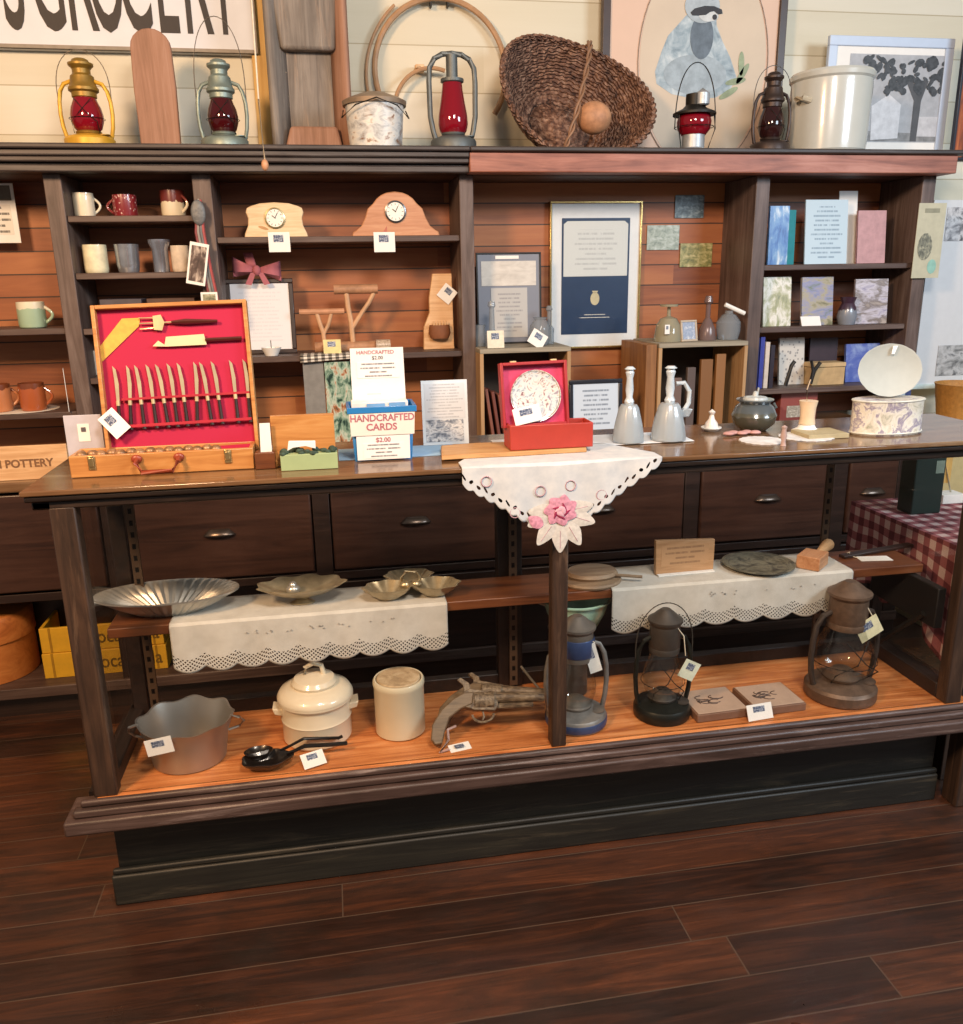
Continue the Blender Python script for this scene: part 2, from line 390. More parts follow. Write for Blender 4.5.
# tray ledge
ld = MB()
ld.box(-.635, XcR + .10, G(1.842), G(1.857), .332, .349)
ld.box(-.65, XcR + .11, G(1.830), G(1.857), .312, .332)
ld.box(-.67, XcR + .12, G(1.817), G(1.93), .276, .312)
ld.build('ledge_moulding', W_CASE, case, bevel=.006)
MB().box(-.64, XcR + .09, G(1.93), G(2.30), .275, .320).build('case_bottom', W_CASEY, case)
MB().box(-.60, XcR + .02, G(1.857), G(2.215), .322, .345).build('case_floor', W_TRAY, case, smooth=False)
MB().box(-.60, XcR + .02, G(2.215), G(2.245), .318, .385).build('rear_rail', W_CASEY, case, bevel=.003)
MB().box(-.60, -.56, G(1.90), G(2.24), .345, .385).build('end_rail', W_CASEY, case, bevel=.004)
MB().box(1.60, 1.66, G(1.90), G(2.24), .345, .39).build('end_rail', W_CASEY, case, bevel=.004)
for (a, b) in ((-.608, -.555), (.488, .527), (1.60, 1.65)):
    MB().box(a, b, G(1.86), G(1.90), .345, 1.045).build('front_post', W_CASEV, case, bevel=.004)
for (a, b) in ((-.585, -.545), (.42, .49)):
    MB().box(a, b, G(2.205), G(2.245), .345, 1.045).build('rear_post', W_CASEY, case, bevel=.003)
slotm = NT('slotted_metal'); _sp = slotm.n('ShaderNodeSeparateXYZ'); _tc = slotm.n('ShaderNodeTexCoord'); slotm.l(_tc.outputs['Object'], _sp.inputs[0])
_f = slotm.math('LESS_THAN', slotm.math('FRACT', slotm.math('MULTIPLY', _sp.outputs[2], 32)), .45)
_g = slotm.math('LESS_THAN', slotm.math('ABSOLUTE', _sp.outputs[0]), .0045)
slotm = slotm.fin(slotm.mix(slotm.math('MULTIPLY', _f, _g), lin('#5e4b3b'), lin('#0b0908')), .4, .4)
for x in (-.525, .46, 1.40):
    MB().box(-.011, .011, -.004, .004, .36, 1.04).build('slotted_standard', slotm, case, loc=(x, G(2.19), 0))
MB().box(-.555, .488, G(1.872), G(1.877), .345, 1.045).build('glass_pane', GLS, case, smooth=False)
MB().box(.527, 1.60, G(1.872), G(1.877), .345, 1.045).build('glass_pane', GLS, case, smooth=False)
MB().box(-.59, -.585, G(1.90), G(2.205), .385, 1.045).build('end_glass', GLS, case, smooth=False)
MB().box(1.622, 1.627, G(1.90), G(2.205), .40, 1.045).build('end_glass', GLS, case, smooth=False)
# inner shelf
MB().box(-.575, 1.615, G(2.03), G(2.19), .668, .694).build('inner_shelf', W_SHELF, case, bevel=.003)
MB().box(1.575, 1.60, G(1.91), G(2.20), .55, .666).build('shelf_bracket', BLACK, case, bevel=.003)
MB().tube([(1.57, G(1.95), .58), (1.53, G(2.12), .40)], .009, 6).build('brace', IRON, case)
# plinth
pb = MB()
pb.box(-.60, 1.655, G(1.935), G(2.25), .0, .275)
pb.build('plinth', W_BASE, case, bevel=.004)
MB().box(-.615, 1.66, G(1.915), G(1.935), .0, .085).box(-.612, 1.66, G(1.92), G(1.935), .085, .10).build('base_moulding', W_BASE, case, bevel=.005)
MB().box(1.69, 1.745, G(1.87), G(1.93), .0, .28).build('leg', W_CASEV, case, bevel=.004)
MB().box(1.69, 1.745, G(2.19), G(2.24), .0, .28).build('leg', W_CASEY, case, bevel=.004)

# ================================================================== BUILDERS
PRINT_TAG = picture('tag_print', ['#1f2b44', '#54617c', '#d9dde2'], 6)
STRING = plain('#d8cdb8', .8)
RED_STR = plain('#c9a79c', .8)
def price_card(parent, w_, h_, loc, rot=(0, 0, 0), paper=None, name='price_tag', label=None):
    # stiff paper tag with a small printed mark; local front is -y
    o = MB().box(-w_/2, w_/2, -.0008, .0008, 0, h_).build(name, paper or PAPER, parent, smooth=False, loc=loc, rot=rot)
    MB().box(-w_*.26, w_*.2, -.0016, -.0008, h_*.5, h_*.86).build('printed_mark', PRINT_TAG, o, smooth=False)
    if label: o['label'] = label
    return o
def lantern(name, label, cat, loc, w_, h, body, globe, cap=None, bail=.1, rz=0, base_mat=None, group=None, bail_down=False, gw=1.0, loop=False, fat=False, cagewires=True, lean=0):
    t = thing(name, label, cat, loc, rz, group)
    cap = cap or body; base_mat = base_mat or body
    W = lambda prof: [(r * w_, z * h) for r, z in prof]
    MB().lathe(W([(0, 0), (.46, 0), (.48, .015), (.48, .09), (.45, .115), (.32, .14), (.24, .155), (0, .16)]), 36).build('fuel_tank', base_mat, t)
    MB().lathe(W([(.10, .255), (.13, .26), (.13, .27), (.06, .275), (0, .275)]), 20, (w_*.30, -w_*.12, -h*.125)).build('filler_cap', cap, t)
    MB().lathe(W([(.18, .15), (.24, .16), (.25, .18), (.20, .20), (.12, .24), (.0, .25)]), 28).build('burner', cap, t)
    MB().lathe(W(([(.20*gw, .18), (.26*gw, .22), (.305*gw, .30), (.31*gw, .37), (.285*gw, .45), (.235*gw, .52), (.205*gw, .575 if not fat else .61)] if not loop else [(.20, .15), (.28, .2), (.31, .27), (.30, .36), (.25, .5), (.215, .62), (.20, .70)])), 32).build('glass_globe', globe, t)
    if not loop:
        MB().lathe(W([(.21, .60), (.25, .605), (.26, .64), (.25, .66), (.26, .67), (.25, .86), (.27, .875), (.29, .89), (.29, .91), (.22, .935), (.15, .97), (.08, 1.0), (0, 1.0)] if fat else [(.21, .56), (.235, .57), (.235, .62), (.25, .625), (.285, .64), (.285, .67), (.26, .69), (.235, .73), (.22, .80), (.17, .83), (.17, .88), (.20, .90), (.235, .92), (.235, .945), (.17, .96), (.15, .985), (.10, 1.0), (0, 1.0)]), 32).build('chimney', cap, t)
        for s in (-1, 1):
            pts = [(s*.36, .09), (s*.43, .13), (s*.47, .24), (s*.49, .38), (s*.48, .52), (s*.44, .64), (s*.36, .72), (s*.22, .75)]
            MB().tube([(x*w_, 0, z*h) for x, z in pts], .040*w_, 10).build('side_tube', body, t)
    else:
        MB().lathe(W([(.21, .69), (.24, .70), (.24, .73), (.12, .74), (.12, .97), (0, .97)]), 24).build('chimney', cap, t)
        pts = [(-.36, .10), (-.42, .2), (-.47, .35), (-.48, .7), (-.46, .84), (-.36, .93), (-.2, .975), (0, .985), (.2, .975), (.36, .93), (.46, .84), (.48, .7), (.47, .35), (.42, .2), (.36, .10)]
        MB().tube([(x*w_, 0, z*h) for x, z in pts], .055*w_, 10).build('tube_frame', body, t)
    if cagewires:
        gwr = MB()
        for s in (-1, 1):
            gwr.tube([(s*.24*w_, -.14*w_, .16*h), (s*.24*w_*gw, -.26*w_*gw, .28*h), (s*.06*w_, -.33*w_*gw, .38*h), (-s*.16*w_, -.22*w_*gw, .54*h)], .008*w_, 6)
        gwr.tube([(.335*w_*gw*math.cos(a), .335*w_*gw*math.sin(a), .33*h) for a in [2*PI*i/24 for i in range(24)]], .008*w_, 6, closed=True)
        gwr.build('globe_guard', IRON, t)
    if bail:
        z0 = .56*h; pts = []
        for i in range(25):
            a = PI * i / 24; pts.append((-.50*w_*math.cos(a)*(1 + .10*math.sin(a)), 0, z0 + (h*.44 + bail) * math.sin(a) ** .85))
        if bail_down: pts = [(x, -.22*w_ - .0 - (z - z0)*.25, z0 - (z - z0)*.55) for x, y, z in pts]
        MB().tube(pts, .0016, 6).build('bail_handle', plain('#4f4a44', .45, .5), t)
    return t
def mug(label, cat, loc, r, h, mat, rz=0, handle=True, shape=None, name='mug', hmat=None, group=None, inner=None):
    t = thing(name, label, cat, loc, rz, group)
    shape = shape or [(.88, 0), (.95, .03), (1, .15), (1, .85), (.98, 1)]
    th = .07
    prof = [(0, .0)] + [(a*r, z*h) for a, z in shape] + [((a - th)*r, z*h) for a, z in reversed(shape[2:])] + [((shape[1][0]-th)*r, .08*h), (0, .07*h)]
    MB().lathe(prof, 32).build('body', mat, t)
    if handle:
        pts = [(r*.94 + r*.55*math.sin(PI*i/12), 0, h*(.18 + .62*i/12)) for i in range(13)]
        MB().tube(pts, r*.12, 8).build('handle', hmat or mat, t)
    return t
def frame(name, label, cat, loc, w_, h, fw, dp, fmat, picmat, rx=0, rz=0, glassy=False):
    # picture frame standing at loc (bottom centre), leaning back by rx
    t = thing(name, label, cat, loc, rz); t.rotation_euler = (rx, 0, rz)
    f = MB()
    f.box(-w_/2, w_/2, 0, dp, 0, fw).box(-w_/2, w_/2, 0, dp, h-fw, h).box(-w_/2, -w_/2+fw, 0, dp, fw, h-fw).box(w_/2-fw, w_/2, 0, dp, fw, h-fw)
    f.build('frame', fmat, t, bevel=min(.003, fw*.2))
    MB().box(-w_/2+fw, w_/2-fw, dp*.4, dp*.8, fw, h-fw).build('print', picmat, t, smooth=False)
    if glassy: MB().box(-w_/2+fw, w_/2-fw, dp*.15, dp*.2, fw, h-fw).build('glass', GLS, t, smooth=False)
    return t
def book(label, loc, w_, h, th, mat, rx=0, rz=0, ry=0, name='book', cat='book', group=None, pages=True):
    # booklet or book showing its cover to the front (-y)
    t = thing(name, label, cat, loc, rz, group); t.rotation_euler = (rx, ry, rz)
    MB().box(-w_/2, w_/2, 0, th*.15 + .0006, 0, h).box(-w_/2, w_/2, th*.85, th, 0, h).box(-w_/2, -w_/2 + .0015, 0, th, 0, h).build('cover', mat, t, smooth=False)
    if pages: MB().box(-w_/2 + .002, w_/2 - .003, th*.18 + .0006, th*.84, .003, h - .003).build('pages', PAPER, t, smooth=False)
    return t
def flat_card(name, label, cat, loc, w_, h, mat, rx=0, rz=0, th=.0015, group=None, ry=0):
    o = MB().box(-w_/2, w_/2, 0, th, 0, h).build(name, mat, None, smooth=False, loc=loc)
    o.rotation_euler = (rx, ry, rz); return tag(o, label, cat, group)
def P(px, py, Y, z=None, dx=0):
    """ground point: column px at depth Y on the surface z"""
    zz = z if z is not None else atY(px, py, Y).z
    return (xat(px, Y, zz), Y, zz)
def onS(px, py, z):
    q = atZ(px, py, z); return (q.x, q.y, z)
def M(n, x, Y, z): return n * mpp(x, Y, z)

# ================================================================== THINGS ON TOP OF THE CORNICE
def top(px, Y=3.33): return (xat(px, Y, ZC + .1), Y, ZC)
def mt(px, n, Y=3.33): return n * mpp(xat(px, Y, ZC), Y, ZC + .1)
red_g = colglass('deep_red_glass', '#8c0f22', .72); dred_g = colglass('dark_red_glass', '#4a0d12', .7)
clear_g = glass('smoky_globe_glass', (.55, .52, .48), .16, .03); clear_g2 = glass('clear_globe_glass', (.86, .86, .84), .14, .02)
yel = plain('#c89a2c', .45, .2); grn = plain('#7e8a82', .45, .5, bump=.2); gry = plain('#5e6261', .5, .5); brn = plain('#3c2f2a', .45, .5, bump=.2)
lantern('oil_lantern', 'mustard yellow oil lantern with a red globe at the left end of the cornice', 'lantern', top(87), mt(87, 50), mt(87, 82), yel, red_g, cap=plain('#8a6c2a', .45, .4), bail=mt(87, 8), base_mat=yel)
lantern('oil_lantern', 'grey-green oil lantern with dark red globe and tall raised bail, beside the upright plank', 'lantern', top(223), mt(223, 48), mt(223, 82), grn, dred_g, bail=mt(223, 38))
lantern('railroad_lantern', 'grey tubular lantern with a tall bright red globe, left of the wicker basket', 'lantern', top(453), mt(453, 48), mt(453, 90), gry, red_g, bail=0, loop=True, gw=1.05, cagewires=False)
# short signal lantern
t = thing('signal_lantern', 'small signal lantern with dark brim, squat red globe and silver foot below the raccoon picture', 'lantern', top(694, 3.3))
u = mt(694, 1)
sil = plain('#a9adb0', .45, .5)
MB().lathe([(0, 0), (14*u, 0), (14*u, 1*u), (11*u, 3*u), (11*u, 15*u), (0, 15*u)], 28).build('foot', sil, t)
MB().lathe([(12*u, 15*u), (16*u, 20*u), (17*u, 27*u), (15*u, 34*u), (12*u, 36*u)], 28).build('glass_globe', red_g, t)
MB().lathe([(13*u, 34*u), (21*u, 33*u), (21*u, 35*u), (12*u, 39*u), (9*u, 42*u), (9*u, 52*u), (0, 54*u)], 28).build('hood', IRON, t)
MB().lathe([(5*u, 41*u), (7*u, 42*u), (7*u, 52*u), (0, 57*u)], 20, (5*u, -6*u, 0)).build('smoke_cap', sil, t)
pts = [(-21*u*math.cos(PI*i/24), -.01, 20*u + (60*u)*math.sin(PI*i/24)**.8) for i in range(25)]
MB().tube(pts, .0022, 6).build('bail_handle', IRON, t)
g = MB()
for s in (-1, 1): g.tube([(s*14*u, -4*u, 2*u), (s*19*u, -8*u, 20*u), (s*18*u, -6*u, 34*u)], .0022, 6)
g.tube([(19*u*math.cos(a), 19*u*math.sin(a), 22*u) for a in [2*PI*i/24 for i in range(24)]], .002, 6, closed=True)
g.build('guard_wire', IRON, t)
lantern('oil_lantern', 'dark brown oil lantern with a smoky globe, leaning close to the white stoneware crock', 'lantern', top(771), mt(771, 40), mt(771, 74), brn, colglass('smoky_red_glass', '#3a1c1c', .6), bail=mt(771, 6))

# round-topped plank
t_ = mt(159, 1, 3.42); H_ = 112
out = [(-19*t_, 0), (19*t_, 0), (20*t_, 60*t_), (19*t_, 95*t_)] + [(19*t_*math.cos(PI*i/10), 95*t_ + 17*t_*math.sin(PI*i/10)) for i in range(1, 10)] + [(-19*t_, 95*t_), (-20*t_, 60*t_)]
o = MB().prism(out, -.012, .012).build('wooden_plank', W_SLAB, None, bevel=.004, loc=top(159, 3.42)); tag(o, 'tall pinkish wooden plank with a rounded top standing on the cornice', 'plank')
# dough trough upright
t = thing('dough_trough', 'tall weathered grey wooden dough trough standing on end on the cornice', 'trough', top(313, 3.46)); u = mt(313, 1, 3.46)
bk = MB().prism([(-30*u, 0), (33*u, 0), (33*u, 190*u), (-38*u, 190*u), (-34*u, 60*u)], .05, .07).build('bottom_board', W_GREY, t, bevel=.003)
s1 = MB(); s1.grid(lambda a, b: ((-38 + 14*a)*u + (0 if b < .5 else 0), -.03 + .085*a, 190*u*b), 3, 8); s1.build('side_wall', W_GREY, t, solid=.02)
s1 = MB(); s1.grid(lambda a, b: ((24 + 13*a)*u, .055 - .085*a, 190*u*b), 3, 8); s1.build('side_wall', W_SLAB, t, solid=.02)
MB().prism([(-30*u, 0), (30*u, 0), (24*u, 26*u), (-22*u, 26*u)], -.02, .05).build('end_block', W_SLAB, t, bevel=.01)
MB().prism([(-26*u, 96*u), (26*u, 96*u), (30*u, 150*u), (-34*u, 150*u)], .0, .05).build('hollow_step', W_GREY, t, bevel=.012)
# lidded bucket
t = thing('lidded_bucket', 'small rusty whitewashed bucket with a domed lid beside the dough trough', 'bucket', top(375, 3.32)); u = mt(375, 1, 3.32)
enam = picture('chipped_enamel', ['#7d5b42', '#a9aaa9', '#c8cac8', '#d8d4cb', '#8a6a55'], 5)
MB().lathe([(0, 0), (26*u, 0), (29*u, 40*u), (30*u, 41*u), (28*u, 41*u)], 32).build('body', enam, t)
MB().lathe([(0, 40*u), (31.5*u, 40*u), (32*u, 44*u), (26*u, 47*u), (12*u, 52*u), (0, 53*u)], 32).build('lid', plain('#8d7a66', .5, .4), t)
MB().tube([(-31*u, 0, 36*u), (-33*u, -10*u, 28*u), (-20*u, -32*u, 36*u), (0, -36*u, 42*u), (20*u, -32*u, 36*u), (33*u, -10*u, 28*u), (31*u, 0, 36*u)], .0025, 6).build('bail_handle', IRON, t)
# bent wood hoops on the wall
def hoop(label, px, py, r, a0, a1, Y, th=.011, name='bentwood_hoop'):
    c = atY(px, py, Y); u = mpp(c.x, Y, c.z); m = MB()
    pts = [(c.x + r*u*math.cos(a), Y, c.z + r*u*math.sin(a)) for a in [math.radians(a0 + (a1-a0)*i/40) for i in range(41)]]
    m.tube(pts, th, 8)
    return tag(m.build(name, plain('#a9835f', .5, bump=.3), None), label, 'hoop')
hoop('large bent wooden hoop arching over the lidded bucket on the cream wall', 441, 72, 66, -35, 215, 3.66)
hoop('thin bent wooden rod just outside the left side of the big hoop', 452, 80, 85, 130, 205, 3.675, .006, 'bent_rod')
hoop('small bent wooden arc tucked between the bucket and the tall red lantern', 433, 110, 38, 70, 175, 3.64, .008)
t = thing('wooden_peg', 'small pale wooden peg fixed to the wall beside the red lantern', 'peg', atY(419, 70, 3.69)); 
MB().rbox((0, -.02, 0), (.035, .04, .025)).tube([(0, -.04, 0), (-.02, -.06, .0)], .007, 8).build('peg_body', W_PINE, t, bevel=.003)
# nails at the very top
for px, py in ((430, 3), (447, 3)):
    c = atY(px, py, 3.69); o = MB().box(-.004, .004, -.03, 0, -.02, .02).build('wall_hook', IRON, None, loc=c, bevel=.001); tag(o, 'dark iron hook at the top of the cream wall, %s of a pair' % ('left' if px == 430 else 'right'), 'hook')
# pull cord
c0 = atY(256, -20, 3.1); c1 = atY(265, 165, 3.1)
t = thing('pull_cord', 'white pull cord hanging down in front of the cornice with a wooden toggle', 'cord', tuple(c1))
MB().tube([(0, 0, .01), (-.004, 0, .2), (-.001 , 0, .5), (0, 0, .95)], .0028, 6).build('cord', STRING, t)
MB().sphere((0, 0, .0), (.012, .012, .018)).build('toggle', plain('#c08e6a', .5), t)

# wicker basket on its side, mouth to the front
c = top(578, 3.40); u = mt(578, 1, 3.40)
t = thing('wicker_basket', 'big brown woven wicker basket tipped on its side with its mouth to the room', 'basket', (c[0], 3.42, ZC + 56*u)); t.rotation_euler = (math.radians(60), math.radians(19), math.radians(-3))
wk = NT('wicker'); a_ = wk.co('Object', (1, 1, 1)); wv = wk.n('ShaderNodeTexWave', wave_type='BANDS', bands_direction='Z'); wk.l(a_, wv.inputs[0]); wv.inputs['Scale'].default_value = 32; wv.inputs['Distortion'].default_value = 6; wv.inputs['Detail'].default_value = 3
nn = wk.noise(a_, 55, 4); cc = wk.ramp(nn, [(.3, '#35211a'), (.48, '#6a4836'), (.7, '#a5816a')]); wk.bump(wv.outputs[0], .8, .01); WICK = wk.fin(cc, .7)
Rx, Ry, D = 80*u, 66*u, .19
def bask(uu, vv, k=1.0):
    a = 2*PI*uu; r = k*(.42 + .58*vv**.6)
    rib = 1 + .012*math.sin(a*40)*1 + .012*math.sin(vv*60 + (PI if int(uu*60) % 2 else 0))
    sag = .22*abs(math.cos(a))**2
    return (Rx*r*math.cos(a)*rib, Ry*r*math.sin(a)*rib, D*(vv - 1) + .03*math.cos(2*a)*vv)
m = MB(); m.grid(lambda a, b: bask(a, b), 120, 26); bmesh.ops.remove_doubles(m.b, verts=m.b.verts, dist=.0005); m.build('woven_body', WICK, t, solid=.008)
m = MB(); m.lathe([(0, -D), (.42*Rx, -D)], 40, sy=Ry/Rx); m.build('woven_bottom', WICK, t, solid=.008)
m = MB()
for k, ph in ((.0, 0), (.006, PI)):
    m.tube([(Rx*1.0*math.cos(a)*(1 + .02*math.sin(30*a + ph)), Ry*1.0*math.sin(a)*(1 + .02*math.sin(30*a + ph)), .03*math.cos(2*a) + .006*math.cos(30*a + ph)) for a in [2*PI*i/180 for i in range(180)]], .008, 6, closed=True)
m.build('braided_rim', WICK, t)
m = MB()
for ph in (0, PI):
    m.tube([(.006*math.cos(9*s_ + ph) , Ry*1.02*math.cos(s_), -.03 + .11*math.sin(s_)**.8 + .006*math.sin(9*s_+ph)) for s_ in [PI*i/60 for i in range(61)]], .005, 6)
m.build('handle', plain('#8a674d', .6, bump=.5), t)
cc = atY(594, 118, 3.33)
m = MB(); m.sphere((0, 0, 0), (.066, .055, .058)); o = m.build('dried_gourd', plain('#b07f5c', .6, var=.2), None, loc=cc); tag(o, 'round tan gourd resting in the mouth of the wicker basket', 'gourd')

# raccoon picture
c = atY(689, 148, 3.64); u = mpp(c.x, 3.64, 2.2)
Wf, Hf = 190*u, 240*u
t = frame('framed_picture', 'large dark-framed picture of a grey raccoon on a peach ground', 'picture', (c.x, 3.62, ZC), Wf, Hf, 8*u, .03, plain('#3b2a22', .4), plain('#d3b5a0', .6, var=.03, vs=4))
bpy.context.view_layer.update()
pr = [x for x in t.children if x.name.startswith('print')][0]
def decal(parent, outline, mat, y, name): return MB().prism(outline, y - .0006, y).build(name, mat, parent, smooth=False)
def ell(cx, cz, rx, rz, n=28, rot=0, a0=0, a1=2*PI): return [(cx + rx*math.cos(a)*math.cos(rot) - rz*math.sin(a)*math.sin(rot), cz + rx*math.cos(a)*math.sin(rot) + rz*math.sin(a)*math.cos(rot)) for a in [a0 + (a1-a0)*i/n for i in range(n)]]
fur = picture('raccoon_fur_print', ['#6f7f8b', '#8ea0ab', '#a9b8c0', '#c4ced2'], 7, .6); furd = plain('#5d6a76', .6, var=.2); furl = plain('#c2cbcf', .6); drk = plain('#2b2b2f', .6); leaf = plain('#8c9a7c', .6, var=.2)
Z = lambda py: atY(696, py, 3.62).z - ZC
Xp = lambda px: (px - 690)*u
y0 = .0115
decal(pr, ell(Xp(700), Z(60), 66*u, 100*u, 40), plain('#c9b9a4', .6, var=.04, vs=5), y0, 'oval_ground')
decal(pr, [(Xp(a), Z(b)) for a, b in ((686,8),(674,22),(662,36),(656,52),(650,72),(652,84),(668,94),(690,98),(714,97),(730,88),(736,76),(728,56),(718,38),(712,24),(710,8),(700,-6),(690,-6))], fur, y0-.001, 'raccoon_body')
decal(pr, ell(Xp(692), Z(74), 33*u, 18*u), plain('#97a5ae', .6, var=.15), y0-.0018, 'raccoon_belly')
decal(pr, ell(Xp(697), Z(36), 12*u, 20*u), furd, y0-.0022, 'raccoon_chest')
decal(pr, ell(Xp(696), Z(5), 18*u, 15*u), plain('#a5b1b8', .6), y0-.003, 'raccoon_head')
for q_ in (687, 706): decal(pr, ell(Xp(q_ + 1), Z(-8), 4*u, 6*u, rot=.3 if q_ < 700 else -.3), furd, y0-.0036, 'raccoon_ear')
decal(pr, [(Xp(a), Z(b)) for a, b in ((684, 12), (688, 8), (698, 5), (708, 5), (716, 8), (717, 12), (712, 13), (708, 10), (704, 11), (700, 14), (692, 15), (686, 15))], drk, y0-.0052, 'raccoon_mask')
decal(pr, ell(Xp(703), Z(15), 10*u, 5*u), plain('#c3c9cb', .6), y0-.0042, 'raccoon_muzzle')
decal(pr, ell(Xp(709), Z(16), 2.4*u, 2.4*u), drk, y0-.0062, 'raccoon_nose')
for (a, b, r_) in ((735, 80, .2), (742, 72, 1.0), (728, 92, .5), (740, 62, 1.6)):
    decal(pr, ell(Xp(a), Z(b), 11*u, 3*u, rot=r_), leaf, y0-.0026, 'leaf')
MB().tube([(Xp(700) + 68*u*math.cos(a), .008, Z(62) + 100*u*math.sin(a)) for a in [2*PI*i/60 for i in range(60)]], .0016, 6, closed=True).build('oval_line', plain('#7c6a5c', .6), pr)
# stoneware crock
t = thing('stoneware_crock', 'large white stoneware crock with small ear handles standing on the cornice', 'crock', top(828, 3.36)); u = mt(828, 1, 3.36) * .96
crk = plain('#bfc0b8', .22, coat=.6, var=.04, vs=6)
MB().lathe([(0, 0), (37*u, 0), (38.5*u, 2*u), (40*u, 60*u), (39.5*u, 68*u), (41.5*u, 70*u), (42*u, 74*u), (40*u, 76.5*u), (36*u, 76*u), (35*u, 70*u), (34*u, 8*u), (0, 6*u)], 48).build('body', crk, t)
MB().tube([(-39*u, -8*u, 48*u), (-45*u, -14*u, 50*u), (-43*u, -22*u, 50*u), (-34*u, -20*u, 48*u)], 3*u, 8).build('ear_handle', plain('#b5a890', .3), t)
# B&W framed photograph
c = atY(880, 148, 3.6); u = mpp(c.x, 3.58, 2.2)
t = frame('framed_photograph', 'white framed black and white photograph of a tree beside a pale house, behind the crock', 'photograph', (c.x, 3.58, ZC), 136*u, 115*u, 9*u, .02, plain('#bccbe0', .4, var=.02), PAPER)
pr = [x for x in t.children if x.name.startswith('print')][0]
Z = lambda py: atY(891, py, 3.58).z - ZC; Xp = lambda px: (px - 886)*u; y0 = .0075
decal(pr, [(Xp(842), Z(142)), (Xp(952), Z(142)), (Xp(952), Z(54)), (Xp(842), Z(54))], plain('#a7a9ad', .5, var=.1), y0, 'sky')
decal(pr, [(Xp(842), Z(141)), (Xp(952), Z(141)), (Xp(952), Z(134)), (Xp(842), Z(130))], plain('#7f7f7f', .5, var=.3), y0-.0008, 'ground')
decal(pr, [(Xp(872), Z(140)), (Xp(902), Z(138)), (Xp(902), Z(104)), (Xp(888), Z(94)), (Xp(870), Z(106))], plain('#cfcfd2', .5), y0-.0012, 'house')
decal(pr, [(Xp(916), Z(136)), (Xp(946), Z(136)), (Xp(946), Z(116)), (Xp(916), Z(116))], plain('#bdbdc0', .5), y0-.0012, 'shed')
decal(pr, [(Xp(916), Z(141)), (Xp(923), Z(141)), (Xp(924), Z(100)), (Xp(930), Z(80)), (Xp(925), Z(78)), (Xp(920), Z(90)), (Xp(908), Z(76)), (Xp(904), Z(78)), (Xp(916), Z(100))], plain('#4a4a4c', .5), y0-.0016, 'tree_trunk')
random.seed(3)
m = MB()
for i in range(110):
    a, b = random.uniform(858, 948), random.uniform(58, 92)
    if b > 78 and a < 885: continue
    m.prism(ell(Xp(a), Z(b), random.uniform(2, 6)*u, random.uniform(1.5, 4)*u, 8, random.uniform(0, 3)), y0-.0026 - i*.00001, y0-.002 - i*.00001)
m.build('tree_crown', plain('#3b3d40', .5, var=.5, vs=60), pr, smooth=False)
# dark frame cut off at right edge
c = atY(966, 148, 3.45)
frame('dark_picture_frame', 'dark navy picture frame cut off by the right edge above the shelving', 'picture frame', (c.x + .03, 3.5, ZC), .11, .50, .012, .02, plain('#1c2130', .4), picture('brown_print', ['#c4743f', '#9a4d2a', '#3a2a24'], 3))

# grocery sign on the wall
zb = atY(120, 52, 3.68).z; xr = xat(254, 3.68, zb + .2)
t = thing('painted_sign', 'white painted board sign with black hand lettering at the top left of the wall', 'sign', (xr, 3.68, zb))
sgn = plain('#d3d5da', .6, var=.05, vs=4)
MB().box(-2.6, 0, -.02, .015, 0, .58).build('board', sgn, t)
MB().box(-2.6, 0, -.03, -.012, 0, .012).box(-.012, 0, -.03, -.012, .012, .58).build('rim', plain('#8d8172', .6), t)
blk = plain('#2a2320', .6)
for ch, px, wd in (("'", -28, .8), ('S', 9, .74), ('G', 45, .7), ('R', 77, .74), ('O', 104, .66), ('C', 133, .7), ('E', 164, .72), ('R', 194, .74), ('Y', 221, .7)):
    text(t, ch, .56, (xat(px, 3.66, zb+.25) - xr, -.0215, .235), blk, 'painted_letter', sx=wd*.42, bold=.004)

# ================================================================== THINGS ON THE SHELVES
Z1, Z2, Z3, Z4 = 1.725, 1.533, 1.341, 1.165
def at_shelf(px, Y, z): return (xat(px, Y, z + .04), Y, z + .0005)
def ms(px, n, Y, z): return n * mpp(xat(px, Y, z), Y, z)
def gmug(label, px, wpx, hpx, Y, z, mat, **k):
    r = ms(px, wpx, Y, z) / 2; return mug(label, k.pop('cat', 'mug'), at_shelf(px, Y, z), r, ms(px, hpx, Y, z), mat, **k)
def two(name, a, b, frac, rough=.3):
    s = NT(name); sp = s.n('ShaderNodeSeparateXYZ'); tc = s.n('ShaderNodeTexCoord'); s.l(tc.outputs['Generated'], sp.inputs[0])
    f = s.math('ADD', sp.outputs[2], s.math('MULTIPLY', s.math('SUBTRACT', s.noise(s.co('Generated'), 3, 2), .5), .5))
    return s.fin(s.ramp(f, [(0, a), (frac, a), (frac + .03, b), (1, b)]), rough, coat=.5)
crm = plain('#e2d8bf', .3, coat=.5, var=.04)
gmug('cream mug with a handle at the left of the upper mug shelf', 84, 20, 23, 3.42, Z1, crm, rz=.2)
mr = NT('maroon_print_glaze'); a_ = mr.co('Generated', (6, 6, 4)); vo = mr.n('ShaderNodeTexVoronoi'); mr.l(a_, vo.inputs[0]); vo.inputs['Scale'].default_value = 1.6
mr = mr.fin(mr.ramp(vo.outputs[0], [(.22, '#d8b9ae'), (.3, '#7c2126')], 'LINEAR'), .3, coat=.5)
gmug('maroon mug with pale printed dots in the middle of the upper mug shelf', 125, 23, 21, 3.42, Z1, mr, rz=PI - .1)
gmug('two-tone mug, maroon above a cream wavy band, right end of the upper mug shelf', 173, 23, 25, 3.42, Z1, two('maroon_cream_glaze', '#ddd0b4', '#6a2b26', .5), handle=True, rz=-.5)
